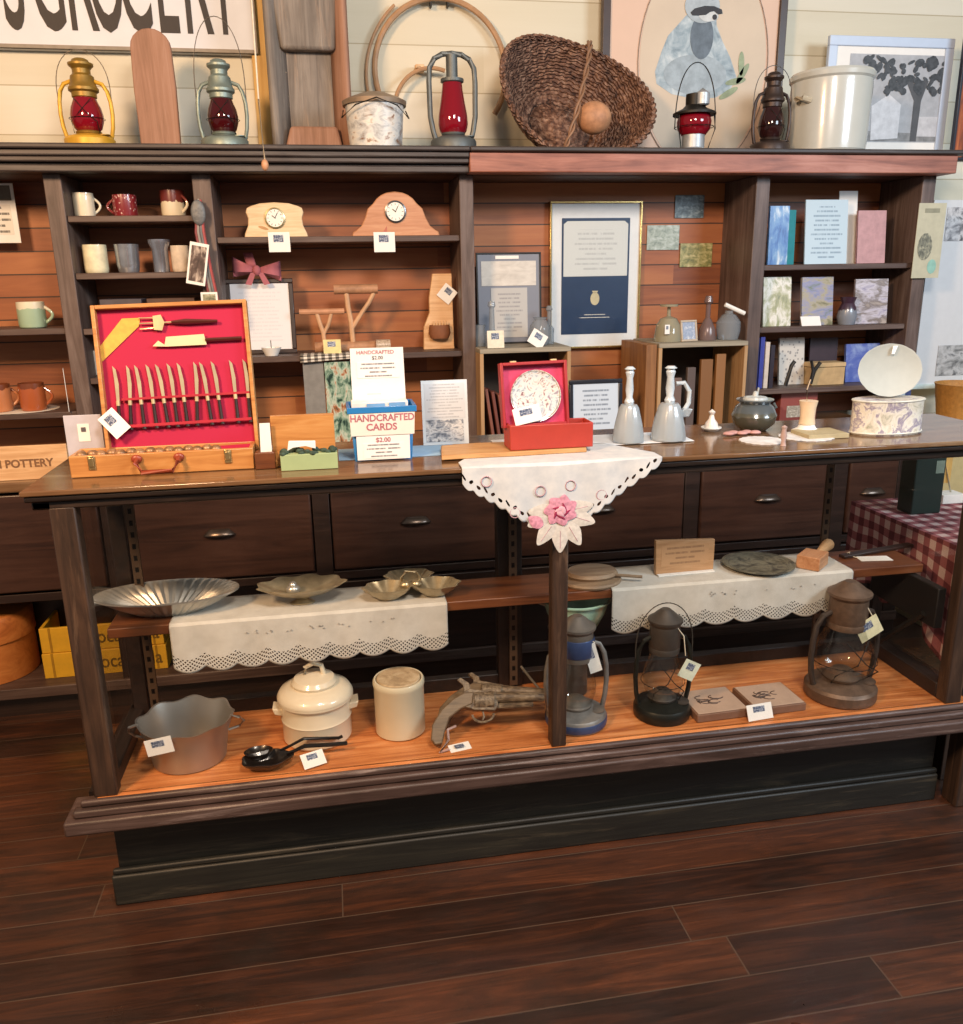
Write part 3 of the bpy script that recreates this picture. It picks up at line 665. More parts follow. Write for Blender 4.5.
gmug('plain cream tumbler cup without handle on the second mug shelf', 96, 23, 27, 3.40, Z2, plain('#ddd7b6', .35, coat=.4), handle=False, name='cup', cat='cup')
sg = colglass('smoky_silver_glass', '#a7aeb8', .35); sg2 = plain('#b3b6bc', .22, .75)
gmug('wide dark silvery glass tumbler on the second mug shelf', 128, 23, 27, 3.40, Z2, sg2, handle=False, name='glass_tumbler', cat='glass', shape=[(.8, 0), (.85, .05), (.95, .3), (1, .92), (1.02, 1)])
gmug('narrower taller silvery glass tumbler right of the wide one', 161, 19, 31, 3.40, Z2, plain('#aab0bd', .22, .75), handle=False, name='glass_tumbler', cat='glass', shape=[(.8, 0), (.8, .05), (.82, .7), (1.1, .9), (1.12, 1)])
gmug('small cream cup half hidden behind the hanging photo keyrings', 181, 18, 25, 3.40, Z2, plain('#d6c6b2', .3, coat=.4), handle=False, name='cup', cat='cup')
gmug('pale cup on the lowest mug shelf peeking out left of the cutlery case', 96, 16, 24, 3.44, Z4, plain('#c9beae', .35), handle=False, name='cup', cat='cup')
for px, wd, lab, c in ((126, 38, 'flat dark grey box lying on the shelf above the cutlery case, the left one', '#4a444a'), (175, 44, 'flat brown box lying on the shelf above the cutlery case, the right one', '#4e362b')):
    wv = ms(px, wd, 3.42, Z3)
    t = thing('flat_box', lab, 'box', at_shelf(px, 3.42, Z3))
    MB().box(-wv/2, wv/2, -.06, .07, 0, .075).build('box_body', plain(c, .5), t, bevel=.003)
    MB().box(-wv/2 - .002, wv/2 + .002, -.062, .072, .077, .10).build('lid', plain(c, .45), t, bevel=.003)
# left bay
gmug('pale green mug with a cream rim on the left bay shelf', 32, 26, 25, 3.40, 1.346, two('green_cream_glaze', '#9fb79b', '#dcd6bd', .72), rz=0.0)
trc = plain('#a85a30', .35, coat=.4, var=.2)
gmug('brown terracotta mug, right one of the pair on the doily shelf', 33, 24, 27, 3.38, 1.049, two('terracotta_glaze', '#a5562e', '#6f3a20', .85), rz=0.1)
gmug('brown terracotta mug cut off by the left edge of the picture', -1, 24, 27, 3.38, 1.049, two('terracotta_glaze_b', '#b7764c', '#6f3a20', .85), rz=.3)
# doily under the mugs
xa = xat(20, 3.4, 1.047)
lace_plain = plain('#ddd3c2', .8, var=.05)
o = MB().lathe([(0, 0), (.15, 0), (.15, .0015), (0, .0015)], 60, sy=.75, wave=lambda r, z, a: (r*(1 + (.02*abs(math.sin(14*a)) if r > .1 else 0)), z)).build('lace_doily', lace_plain, None, loc=(xa - .02, 3.42, 1.0475)); tag(o, 'cream lace doily under the terracotta mugs in the left bay', 'doily')
o = flat_card('printed_card', 'thin white card standing edge-on against the shelf divider beside the mugs', 'card', P(69, 412, 3.32, 1.048), .05, .155, PAPER, rx=0, rz=math.radians(-75)); 
# hanging card with black building print
c = atY(2, 243, 3.5)
t = thing('hanging_print', 'white card print with dark lettering hanging in the left bay, cut by the picture edge', 'print', c)
u = mpp(c.x, 3.5, c.z)
MB().box(-22*u, 18*u, 0, .003, 0, 56*u).build('card', PAPER, t, smooth=False)
MB().box(-22*u, 15*u, -.001, 0, 40*u, 54*u).build('band', plain('#6d6558', .6), t, smooth=False)
o = MB().box(-12*u, 13*u, -.001, 0, 8*u, 36*u).build('dark_print', page('block_print', '#dcd8ce', '#1e1b19', 5, .0, 1.0, 0, 1, .5), t, smooth=False)
# jar and bowl on the back counter at left
t = thing('pottery_jar', 'squat brown pottery jar behind the pottery box at the far left', 'jar', onS(35, 466, ZK)); u = mpp(-1.1, 3.35, .9)
MB().lathe([(0, 0), (13*u, 0), (15*u, 5*u), (13*u, 12*u), (10*u, 14*u), (12*u, 17*u), (10*u, 17*u), (9*u, 13*u), (11*u, 4*u), (0, 3*u)], 32).build('body', plain('#7d5640', .3, coat=.5, var=.2), t)
t = thing('pottery_bowl', 'orange-brown pottery bowl left of the squat jar, cut by the picture edge', 'bowl', onS(6, 466, ZK))
MB().lathe([(0, 0), (9*u, 0), (15*u, 8*u), (18*u, 15*u), (16*u, 15*u), (13*u, 8*u), (0, 2*u)], 32).build('body', plain('#b06a35', .3, coat=.5, var=.2), t)
# pottery sign box
c = onS(-8, 492, ZK + .0); YB_ = 2.985
x0, x1 = xat(-70, YB_, .93), xat(68, YB_ + .0, .93)
t = thing('pottery_crate', 'pale wooden crate stencilled POTTERY at the left end of the back counter', 'crate', (x1, YB_, ZK))
MB().box(x0 - x1, 0, 0, .012, 0, .115).build('front_board', W_PINE, t, bevel=.002)
MB().box(x0 - x1, 0, .012, .11, 0, .012).box(-.012, 0, .012, .11, .012, .10).box(x0 - x1, 0, .11, .12, 0, .09).build('crate_body', W_PINE, t, bevel=.002)
text(t, 'N POTTERY', .037, (xat(23, YB_, .93) - x1, -.001, .055), plain('#7a5638', .7), 'lettering', sx=.95, bold=.001)

# clocks
def clock(label, px0, px1, py0, py1, outline, mat, fr, fc, fy):
    Y = 3.40; px = (px0 + px1)/2; u = ms(px, 1, Y, 1.66)
    t = thing('mantel_clock', label, 'clock', at_shelf(px, Y, 1.650)); h = (py1 - py0)*u
    pts = [(a*(px1-px0)/2*u, b*h) for a, b in outline]
    MB().prism(pts, -.02, .02).build('wooden_case', mat, t, bevel=.004)
    z = fy*h
    MB().lathe([(0, 0), (fr*u, 0), (fr*u, .006), (fr*u*.86, .008), (fr*u*.86, .004), (0, .004)], 36).build('bezel', fc, t, loc=(0, -.02, z), rot=(PI/2, 0, 0))
    MB().lathe([(0, .0045), (fr*u*.84, .0045), (fr*u*.84, .0052), (0, .0052)], 36).build('dial', plain('#e9e8e0', .3, var=.02), t, loc=(0, -.02, z), rot=(PI/2, 0, 0))
    hd = MB(); hd.rbox((fr*u*.12, -.0262, z + fr*u*.22), (.0022, .0008, fr*u*.6), (0, .5, 0)); hd.rbox((-fr*u*.12, -.0262, z + fr*u*.1), (.0028, .0008, fr*u*.42), (0, -.9, 0))
    hd.build('hands', plain('#33302c', .4), t, smooth=False)
    mk = MB()
    for i in range(12):
        a = 2*PI*i/12; mk.rbox((fr*u*.68*math.sin(a), -.0258, z + fr*u*.68*math.cos(a)), (.0016, .0006, fr*u*.16), (0, a, 0))
    mk.build('hour_marks', plain('#555048', .4), t, smooth=False)
    return t, u
def arcpts(cx, cz, rx, rz, a0, a1, n): return [(cx + rx*math.cos(math.radians(a0 + (a1-a0)*i/n)), cz + rz*math.sin(math.radians(a0 + (a1-a0)*i/n))) for i in range(n+1)]
o1 = [(-1.0, 0), (1.0, 0), (.97, .12), (.86, .34), (.84, .55), (.90, .72), (.86, .84), (.72, .90)] + [(.45, .97), (0, 1.0), (-.45, .97)] + [(-.72, .90), (-.86, .84), (-.90, .72), (-.84, .55), (-.86, .34), (-.97, .12)]
t, u = clock('pale maple mantel clock with scalloped sides, the left one on the clock shelf', 245, 307, 202, 235, o1, wood('maple', ['#c8a67c', '#dcc098', '#e8d2b0'], 'X', 2, .4, .05), 10, plain('#c7b98c', .3, .8), .55)
decal(t, ell(-12*u, 9*u, 5*u, 1.4*u, rot=-.3), plain('#b68b5c', .6), -.0202, 'carved_feather')
o2 = [(-1, 0), (1, 0), (.98, .10), (.90, .14), (.78, .24), (.70, .40), (.62, .62)] + [(.5*math.cos(math.radians(a))*1.08, .55 + .45*math.sin(math.radians(a))) for a in (25, 40, 55, 70, 90, 110, 125, 140, 155)] + [(-.62, .62), (-.70, .40), (-.78, .24), (-.90, .14), (-.98, .10)]
t, u = clock('larger reddish wooden mantel clock with an arched top, the right one on the clock shelf', 352, 439, 193, 235, o2, wood('cherry', ['#a86f48', '#bd8560', '#cc9a74'], 'X', 2, .4, .05), 10.5, plain('#6a6a6c', .3, .8), .55)
decal(t, [(-17*u, 1*u), (-9*u, 2*u), (-9*u, 10*u), (-13*u, 4*u)], plain('#b56a56', .6), -.0202, 'carved_feather')
for px, lab in ((280, 'small white price card hanging from the shelf edge below the pale maple clock'), (385, 'small white price card hanging from the shelf edge below the reddish arched clock')):
    c = atY(px, 252, 3.30); u = mpp(c.x, 3.3, 1.6)
    o = price_card(None, 21*u, 19*u, (c.x, 3.305, c.z)); tag(o, lab, 'price card')

# pink bow, leaning frame
c = at_shelf(262, 3.46, 1.222); u = ms(262, 1, 3.44, 1.35)
t = frame('picture_frame', 'dark-framed printed sheet leaning on the shelf below the pink bow', 'picture frame', (xat(262, 3.42, 1.3), 3.44, 1.2225), 66*u, 74*u, 4.5*u, .015, plain('#2e1f1b', .35, coat=.3), page('letter_page', '#d9dade', '#b3b6bf', 18, .12, .88, .12, .9, .0), rx=math.radians(-7))
t = thing('ribbon_bow', 'dusty pink fabric bow sitting on top of the leaning frame', 'bow', (xat(258, 3.47, 1.5), 3.455, atY(258, 281, 3.45).z))
pk = plain('#a5606a', .8, var=.1); u = ms(262, 1, 3.44, 1.35)
for s in (-1, 1):
    m = MB(); m.grid(lambda a, b: (s*(2 + 21*a)*u, (-7*math.sin(PI*a)**.7 if b < .5 else 7*math.sin(PI*a)**.7)*u*.8*(1 if True else 0), (10 + (b if b < .5 else 1 - b)*0 + (math.sin(2*PI*b))*0 + (-9 + 18*abs(2*b-1))*(.3 + .9*a)*.9 + (4 if s < 0 else -1)*a)*u), 8, 8); m.build('bow_loop', pk, t, solid=.002)
    MB().prism([(s*1*u, 8*u), (s*6*u, 8*u), (s*12*u, -3*u), (s*6*u, -4*u)] if s > 0 else [(-12*u, -3*u), (-6*u, 8*u), (-1*u, 8*u), (-6*u, -4*u)], -.014, -.012).build('ribbon_tail', pk, t, smooth=False)
m = MB(); m.sphere((0, -.008, 10*u), (4*u, 4*u, 5*u)); m.build('knot', pk, t)
m = MB(); m.grid(lambda a, b: ((-9 + 9*a - 3*b)*u, 0, (13 + 14*b)*u), 3, 3); m.build('ribbon_tail', pk, t, solid=.002)
# tea light on card at shelf front
t = thing('tealight_dish', 'small white dish with a wick candle at the foot of the leaning frame', 'candle', at_shelf(271, 3.36, 1.222)); u = ms(271, 1, 3.36, 1.24)
MB().lathe([(0, 0), (6*u, 0), (10*u, 8*u), (9*u, 8*u), (6*u, 2*u), (0, 2*u)], 24).build('dish', WHITE, t)
MB().tube([(0, 0, 2*u), (0, 0, 15*u)], .0015, 6).build('wick', BLACK, t)
# driftwood candle holders: log base, two forked stands with flat tops
u = ms(345, 1, 3.40, 1.25); drw = plain('#c49b76', .6, var=.15, vs=20, bump=.2); drb = plain('#a87c5c', .6, var=.2, bump=.3)
t = thing('branch_stand', 'rustic forked branch stand with two flat sticks on top, on a small log base', 'stand', at_shelf(345, 3.42, 1.222))
MB().tube([(-30*u, 0, 5*u), (30*u, 0, 5*u)], 5.5*u, 12).build('log_base', drb, t)
def stick(pts, r, nm='branch', mat=None): MB().tube([(a*u, b*u, c_*u) for a, b, c_ in pts], r*u, 8).build(nm, mat or drw, t)
stick([(-20, 0, 5), (-21, 0, 20), (-24, 0, 30), (-26, 0, 38)], 2.2); stick([(-21, 0, 18), (-15, 0, 28), (-12, 0, 38)], 1.9)
stick([(8, 0, 8), (7, 0, 30), (5, 0, 44), (4, 0, 58)], 2.6); stick([(7, 0, 22), (15, 0, 34), (26, 0, 48), (31, 0, 57)], 2.2)
MB().tube([(-43*u, 0, 40*u), (1*u, 0, 40*u)], 3.0*u, 10).build('cross_stick', plain('#b88664', .6), t)
MB().tube([(-8*u, 0, 61*u), (35*u, 0, 61*u)], 4.6*u, 12).build('cross_log', drb, t)
t = thing('birch_slice', 'short pale bark-covered log piece at the right end of the branch stand', 'log', at_shelf(383, 3.38, 1.222))
MB().tube([(-7*u, 0, 6*u), (7*u, 0, 6*u)], 6*u, 12).build('log', picture('birch_bark', ['#6f5b4b', '#b8a48e', '#cbbba6'], 8), t)
o = price_card(None, 17*u, 14*u, at_shelf(332, 3.345, 1.222), rot=(math.radians(-12), 0, 0), paper=plain('#d8c98e', .7)); tag(o, 'small yellow price card in front of the branch stand', 'price card')
# gingham strip hanging over shelf edge
gm = NT('black_white_gingham'); sp = gm.n('ShaderNodeSeparateXYZ'); tc = gm.n('ShaderNodeTexCoord'); gm.l(tc.outputs['UV'], sp.inputs[0])
fa = gm.math('LESS_THAN', gm.math('FRACT', gm.math('MULTIPLY', sp.outputs[0], 38)), .5); fb = gm.math('LESS_THAN', gm.math('FRACT', gm.math('MULTIPLY', sp.outputs[1], 38)), .5)
gm = gm.fin(gm.ramp(gm.math('MULTIPLY', gm.math('ADD', fa, fb), .5), [(0, '#e6e0d3'), (.4, '#8c857a'), (.9, '#2c2926')], 'CONSTANT'), .8)
xa, xb = xat(300, 3.31, 1.22), xat(372, 3.31, 1.22); Ls = xb - xa
m = MB(); m.grid(lambda a, b: (xa + Ls*a, 3.40 - .10*min(1, b/.6) + (0 if b < .6 else -.0), 1.2245 - (0 if b < .62 else (b - .62)/.38*.028*(1 - .5*a) )), 30, 12, lambda a, b: (a*Ls, b*.13)); o = m.build('gingham_cloth', gm, None, solid=.0012); tag(o, 'narrow black and white gingham cloth under the branch stand', 'cloth')
# tall carved wooden piece with a nest
t = thing('wooden_wall_pocket', 'tall tapered pale wooden board with a little woven pocket, right of the branch stand', 'ornament', at_shelf(439, 3.42, 1.222)); u = ms(439, 1, 3.42, 1.3)
MB().prism([(-16*u, 0), (15*u, 0), (14*u, 73*u), (-5*u, 73*u), (-9*u, 50*u), (-9*u, 36*u), (-15*u, 22*u)], -.012, .012).build('board', W_PINE, t, bevel=.003)
MB().lathe([(0, 0), (9*u, 0), (11*u, 5*u), (10*u, 13*u), (8*u, 13*u), (8*u, 4*u), (0, 3*u)], 24, (0, -.028, 11*u), sy=.6).build('pocket', plain('#7c4a2a', .7, bump=.5), t)
for k in range(5): MB().tube([((-5 + 2.4*k)*u, -.034, 12*u), ((-6 + 3*k)*u, -.036, 28*u)], .9*u, 6).build('twig', W_PINE, t)
price_card(t, 15*u, 15*u, (4*u, -.017, 48*u), rot=(0, math.radians(40), 0))

# ---- lower bays behind the case
c = (xat(300, 3.30, 1.0), 3.32, ZK + .001)
u = mpp(c[0], 3.32, 1.05)
t = thing('calendar_box', 'grey-sided box with a photograph of green leaves and pink flowers, behind the card bin', 'box', c)
MB().box(6*u, 26*u, 0, .04, .0, atY(315, 362, 3.32).z - ZK).build('grey_panel', plain('#7b7a76', .6), t, smooth=False)
o = MB().box(27*u, 72*u, -.005, .03, 0, atY(340, 362, 3.32).z - ZK).build('leaf_photo', picture('leaf_photo_print', ['#141a1a', '#26423a', '#7d9a86', '#b8c4b2', '#a5673e', '#33453a'], 6, .3), t, smooth=False)
# ---- bay 3: certificates, crates
u = mpp(xat(510, 3.5, 1.3), 3.5, 1.3)
ZCR = 1.235
t = frame('framed_certificate', 'thin black-framed grey certificate standing on the left wooden crate', 'certificate', (xat(510, 3.42, 1.35), 3.42, ZCR + .0005), 64*u, 86*u, 1.6*u, .012, BLACK, plain('#7f8490', .3, var=.04, vs=5), rx=math.radians(-3))
decal(t, [(-27*u, 55*u), (27*u, 55*u), (27*u, 78*u), (-27*u, 78*u)], picture('sepia_card', ['#b8b4ac', '#c9c5bd', '#d4d0c8'], 4), -.0006 + .004, 'upper_sheet')
decal(t, [(-18*u, 6*u), (18*u, 6*u), (18*u, 53*u), (-18*u, 53*u)], page('certificate_page', '#b3b3b1', '#8d8d90', 12), -.0006 + .004, 'lower_sheet')
decal(t, [(-13*u, 80*u), (10*u, 80*u), (10*u, 83*u), (-13*u, 83*u)], PAPER, -.0006 + .004, 'title_strip')
# big gold frame on the boards
Yg = 3.55; zb = atY(596, 348, Yg).z; zt_ = atY(596, 201, Yg).z; xl, xr_ = xat(550, Yg, 1.5), xat(641, Yg, 1.5)
gold = plain('#c8ad72', .25, .9); t = frame('framed_charter', 'large gold-framed charter with a white mat, cream sheet above navy blue', 'framed document', ((xl + xr_)/2, Yg, zb), xr_ - xl, zt_ - zb, .008, .025, gold, plain('#e3e9f0', .4, var=.02), glassy=True)
wg, hg = xr_ - xl, zt_ - zb; yy = .009
decal(t, [(-wg*.37, hg*.10), (wg*.37, hg*.10), (wg*.37, hg*.89), (-wg*.37, hg*.89)], plain('#233a5e', .35, var=.05), yy, 'navy_sheet')
decal(t, [(-wg*.35, hg*.50), (wg*.35, hg*.50), (wg*.35, hg*.85), (wg*.31, hg*.87), (-wg*.31, hg*.87), (-wg*.35, hg*.85)], page('charter_page', '#d3dadd', '#a3aab2', 11, .15, .85, .1, .85, .2), yy - .0008, 'cream_sheet')
decal(t, ell(0, hg*.345, wg*.05, hg*.045, 16), plain('#c7bfa0', .4), yy - .0008, 'crest')
decal(t, [(-wg*.02, hg*.385), (wg*.02, hg*.385), (wg*.035, hg*.40), (-wg*.035, hg*.40)], plain('#c7bfa0', .4), yy - .0008, 'crest_crown')
for zz, ww in ((.235, .17), (.215, .24)):
    MB().box(-wg*ww, wg*ww, yy - .0012, yy - .0004, hg*zz - .003, hg*zz + .003).build('title_line', page('title_print%d' % int(zz*1000), '#233a5e', '#e6e6e0', 1, .02, .98, 0, 1, 1), t, smooth=False)
# three small pictures pinned on the boards
for (a, b, c_, d, lab, cs) in ((675, 705, 195, 218, 'topmost of the three small cards pinned on the red-brown boards', ['#2a2f2e', '#5a6a70', '#9aa6a6']), (647, 680, 225, 250, 'pale middle card of the three pinned on the red-brown boards, nearest the gold frame', ['#6b7770', '#9aa79c', '#b9c4c0']), (680, 713, 243, 267, 'lowest and yellowish card of the three pinned on the red-brown boards', ['#4d5a38', '#93905a', '#c9bf8e'])):
    p0 = atY(a, d, 3.57); p1 = atY(b, c_, 3.57)
    o = MB().box(p0.x, p1.x, 3.574, 3.577, p0.z, p1.z).build('postcard', picture('postcard_print_%d' % a, cs, 6, .4), None, smooth=False); tag(o, lab, 'postcard')
# crates on the back counter
def crate(label, px0, px1, YF_, right_plank=False):
    u = mpp(xat(px0, YF_, 1.0), YF_, 1.0); x0, x1 = xat(px0, YF_, 1.2), xat(px1, YF_, 1.2)
    t = thing('wooden_crate', label, 'crate', ((x0 + x1)/2, YF_, ZK + .0005)); w_ = (x1 - x0)/2; h = ZCR - ZK - .001
    MB().box(-w_, w_, 0, .30, h - .018, h).build('top_board', wood('pale_crate_board' + str(px0), ['#6f675c', '#918876', '#a89f8c'], 'X', 1, .7, .3), t, bevel=.002)
    for a in (-w_, w_ - .014): MB().box(a, a + .014, 0, .30, 0, h - .018).build('side_board', wood('crate_side' + str(px0) + str(int(a > 0)), ['#8b6a45', '#ab8860', '#bd9d76'], 'Z', 1, .6, .2), t, bevel=.001)
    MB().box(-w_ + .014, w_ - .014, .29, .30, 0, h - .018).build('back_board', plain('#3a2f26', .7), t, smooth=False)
    return t, w_, h
t, w_, h_ = crate('left wooden crate standing on end behind the red plate box', 480, 571, 3.20)
t2, w2, h2 = crate('right wooden crate standing on end behind the frosted glass bells', 659, 748, 3.20)
c2 = t2.location
o = thing('wooden_plank', 'brown plank leaning against the left side of the right crate', 'plank', (c2.x - w2 - .026, 3.21, ZK + .0005)); MB().box(-.022, .022, 0, .30, 0, h2 - .004).build('plank', wood('brown_plank', ['#6a4526', '#8f6238', '#a4774a'], 'Z', 1, .6, .2), o, bevel=.002)
cx = t.location.x
for k in range(4):
    o = MB().box(-.006, .006, 0, .14, 0, .21 - .012*k).build('booklet', plain('#6b3a30' if k % 2 else '#7a4a3c', .6), None, bevel=.002, loc=(cx - w_ + .055 + .024*k, 3.22, ZK + .003)); o.rotation_euler = (0, math.radians(-8), 0); tag(o, 'thin brown booklet standing in the left crate', 'booklet', 'thin brown booklets inside the left crate')
for k, (dx, wd, hc, col) in enumerate(((-.085, .05, .22, '#6e5a52'), (-.02, .035, .26, '#5a4d49'), (.045, .05, .29, '#7e5630'), (.105, .04, .31, '#8d6238'))):
    lab = ['short mauve-brown board inside the right crate, leftmost', 'dark taupe narrow board inside the right crate', 'brown wooden board inside the right crate', 'tall honey brown board at the right inside the right crate'][k]
    o = MB().box(-wd/2, wd/2, 0, .02, 0, hc).build('wooden_board', wood('crate_content%d' % k, [col, col, col], 'Z', 1, .5, .2), None, bevel=.002, loc=(c2.x + dx, 3.26, ZK + .001)); tag(o, lab, 'board')
# glassware on the left crate
def bottle(label, px, py0, py1, prof, mat, Y=3.30, z=ZCR, name='glass_bottle', cat='bottle'):
    z += .0005; u = ms(px, 1, Y, z + .05); h = (py1 - py0) * u
    t = thing(name, label, cat, (xat(px, Y, z + .03), Y, z)); MB().lathe([(r*u, k*h) for r, k in prof], 24).build('body', mat, t); return t, u
cg = colglass('cut_glass', '#c9d0d6', .28, .05)
bt = [(0, 0), (9, 0), (9, .3), (8, .36), (3, .45), (2.6, .8), (4, .82), (4, .86), (2.6, .88), (4.5, .94), (3, 1), (0, 1)]
bottle('slim clear glass cruet at the left of the crate in front of the certificate', 492, 303, 347, [(0, 0), (7, 0), (7, .3), (3, .38), (2.4, .85), (4, .9), (3, 1), (0, 1)], cg)
bottle('short clear glass jar at the left end of the left crate', 480, 325, 346, [(0, 0), (6, 0), (7, .4), (5, .8), (6, 1), (0, 1)], cg, Y=3.34, name='glass_jar', cat='jar')
bottle('fat clear glass jar behind the tilted price card', 540, 318, 345, [(0, 0), (8, 0), (11, .3), (10, .7), (6, .9), (7, 1), (0, 1)], cg, Y=3.32, name='glass_jar', cat='jar')
bottle('slim clear glass stopper bottle beside the gold frame', 549, 308, 345, [(0, 0), (5, 0), (5, .4), (2, .5), (2, .85), (3.5, .9), (2, 1), (0, 1)], cg, Y=3.36)
u = ms(500, 1, 3.22, ZCR)
o = price_card(None, 17*u, 17*u, (xat(496, 3.22, ZCR), 3.22, ZCR + .001), rot=(math.radians(-8), 0, 0), paper=plain('#ddd6c2', .7)); tag(o, 'square cream price card on the edge of the left crate', 'price card')
o = price_card(None, 17*u, 15*u, (xat(534, 3.22, ZCR), 3.22, ZCR + .006), rot=(math.radians(-8), math.radians(33), 0)); tag(o, 'tilted white price card on the edge of the left crate', 'price card')
# glassware on the right crate
t, u = bottle('inverted glass goblet-shaped oil lamp base on the right crate', 668, 305, 341, [(0, 0), (14, 0), (14, .1), (12, .45), (8, .62), (2, .68), (1.6, .92), (9, .94), (9, 1), (0, 1)], colglass('milky_glass', '#b8b39a', .55), Y=3.30, name='glass_lamp', cat='glass lamp')
price_card(t, 5*u, 9*u, (-7*u, -15*u, 8*u))
u = ms(690, 1, 3.25, ZCR)
frame('framed_snapshot', 'tiny pale framed snapshot leaning beside the milky glass lamp', 'picture', (xat(689, 3.27, ZCR), 3.26, ZCR + .0005), 19*u, 21*u, 2*u, .008, plain('#b5a58f', .4), picture('tiny_photo', ['#a9b3c2', '#8795ad', '#c9cdd2'], 4), rx=math.radians(-10), rz=.2)
bottle('slender clear glass bottle with a knobbed stopper on the right crate', 707, 297, 340, [(0, 0), (9, 0), (8, .25), (4, .45), (2.4, .5), (2.4, .8), (4.5, .86), (3, 1), (0, 1)], colglass('rosy_clear_glass', '#a18a86', .4))
t, u = bottle('round clear glass decanter with a white stopper at the right end of the crate', 728, 312, 340, [(0, 0), (10, 0), (12, .3), (12, .6), (7, .85), (4, .9), (4, 1), (0, 1)], cg, name='glass_decanter', cat='decanter')
MB().tube([(-6*u, -.01, 34*u), (14*u, -.02, 25*u)], 2.2*u, 8).build('white_label_roll', WHITE, t)
# framed paper on the back counter
u = ms(598, 1, 3.1, .95)
frame('framed_notice', 'dark-framed pale blue printed notice standing behind the red plate box', 'framed notice', (xat(597, 3.10, 1.0), 3.10, ZK + .0005), 55*u, atY(597, 380, 3.10).z - ZK, 4*u, .015, plain('#20222b', .3), page('notice_page', '#c3d0dd', '#6d7a8a', 12, .15, .85, .25, .92), rx=math.radians(-4))

# ---- bay 4: books
def gb(label, px0, px1, py0, z, mat, Y=3.36, th=.012, rx=-6, rz=0, **k):
    px = (px0 + px1)/2; u = ms(px, 1, Y, z + .08); return book(label, (xat(px, Y, z + .08), Y, z + .001), (px1 - px0)*u, atY(px, py0, Y).z - z, th, mat, rx=math.radians(rx), rz=rz, **k)
gb('white and blue booklet at the left of the top book shelf', 768, 789, 206, 1.524, picture('blue_cover', ['#2c4f8c', '#4a77b5', '#6f98c4', '#c7d4de'], 3), Y=3.35, rx=-2)
gb('teal booklet edge-on behind the blue one on the top book shelf', 786, 796, 210, 1.524, plain('#2c8c92', .4), Y=3.40, rx=-2, rz=.2)
t = gb('pale blue printed leaflet leaning in the middle of the top book shelf', 804, 850, 199, 1.524, page('leaflet_page', '#b9cfdc', '#7f95a8', 14, .12, .9, .08, .9), th=.006, Y=3.37)
t = gb('narrow white flyer standing behind the pale blue leaflet', 838, 858, 190, 1.524, PAPER, th=.003, Y=3.42, pages=False)
gb('dusty pink booklet at the right of the top book shelf', 857, 888, 210, 1.524, plain('#b78b8c', .5), Y=3.37)
bk_cols = (['#6d7350', '#a3a37a', '#dedbd0', '#8a8f62'], ['#6b7a58', '#8b8db0', '#a79f86', '#6d6a4a'], ['#7a6f8a', '#b9b2bc', '#6b5a50', '#a39488'])
gb('olive green photo book at the left of the middle book shelf', 763, 793, 277, 1.277, picture('cover_print_1', bk_cols[0], 3))
gb('landscape-covered book second on the middle book shelf', 801, 836, 277, 1.277, picture('cover_print_2', bk_cols[1], 3, stretch=(.6, 1, 2)), rz=.05)
gb('purple-brown landscape photo book at the right of the middle book shelf', 855, 889, 279, 1.277, picture('cover_print_3', bk_cols[2], 3, stretch=(.6, 1, 2)), rz=-.1)
u = ms(811, 1, 3.32, 1.28)
o = flat_card('price_card', 'small blank white card leaning in front of the middle book shelf', 'price card', (xat(811, 3.33, 1.28), 3.325, 1.278), 21*u, 10*u, PAPER, rx=math.radians(-25))
t = thing('small_jug', 'small dark purple and grey pottery jug between the books', 'jug', at_shelf(847, 3.36, 1.277)); MB().lathe([(0, 0), (8*u, 0), (10*u, 8*u), (8*u, 17*u), (6*u, 21*u), (8*u, 27*u), (6*u, 27*u), (0, 20*u)], 24).build('body', two('jug_glaze', '#7c828c', '#3d2a3a', .5), t)
for k, (px, col, hh) in enumerate(((761, '#27306b', 338), (767, '#3c459c', 337), (772, '#cfc4b8', 342), (778, '#2a2430', 345))):
    labs = ['navy book spine at the far left of the lowest book shelf', 'bright blue book spine on the lowest book shelf', 'slim cream book spine beside the bright blue one', 'black book spine right of the cream one']
    Y = 3.34; u = ms(px, 1, Y, 1.1); xx = xat(px + 3, Y, 1.1)
    if xx < 1.745: xx = 1.745 + .004
    t = thing('book', labs[k], 'book', (1.748 + k*.024, Y, 1.024)); hz = atY(px, hh, Y).z - 1.024
    MB().box(-.009, .009, 0, .0015, 0, hz).box(-.009, -.0075, .0015, .14, 0, hz).box(.0075, .009, .0015, .14, 0, hz).build('cover', plain(col, .4), t, smooth=False)
    MB().box(-.0072, .0072, .002, .138, .003, hz - .003).build('pages', PAPER, t, smooth=False)
pat = NT('patterned_cover'); vo = pat.n('ShaderNodeTexVoronoi'); pat.l(pat.co('Generated', (5, 5, 8)), vo.inputs[0]); vo.inputs['Scale'].default_value = 1.5
pat = pat.fin(pat.ramp(vo.outputs[0], [(.25, '#8e8c8a'), (.35, '#cbc7bf')]), .5)
gb('grey and white patterned book standing on the lowest book shelf', 779, 806, 338, 1.023, pat, Y=3.42)
gb('dark purple book behind the tan box on the lowest book shelf', 808, 838, 338, 1.023, plain('#35262f', .5), Y=3.46, rx=-2)
gb('blue booklet at the right of the lowest book shelf', 845, 882, 344, 1.023, picture('cover_print_4', ['#3f55a8', '#5a6cb4', '#8fa3cf'], 3), Y=3.42)
t = thing('tan_box', 'plain tan cardboard box lying on the lowest book shelf', 'box', at_shelf(829, 3.36, 1.023)); u = ms(829, 1, 3.36, 1.05)
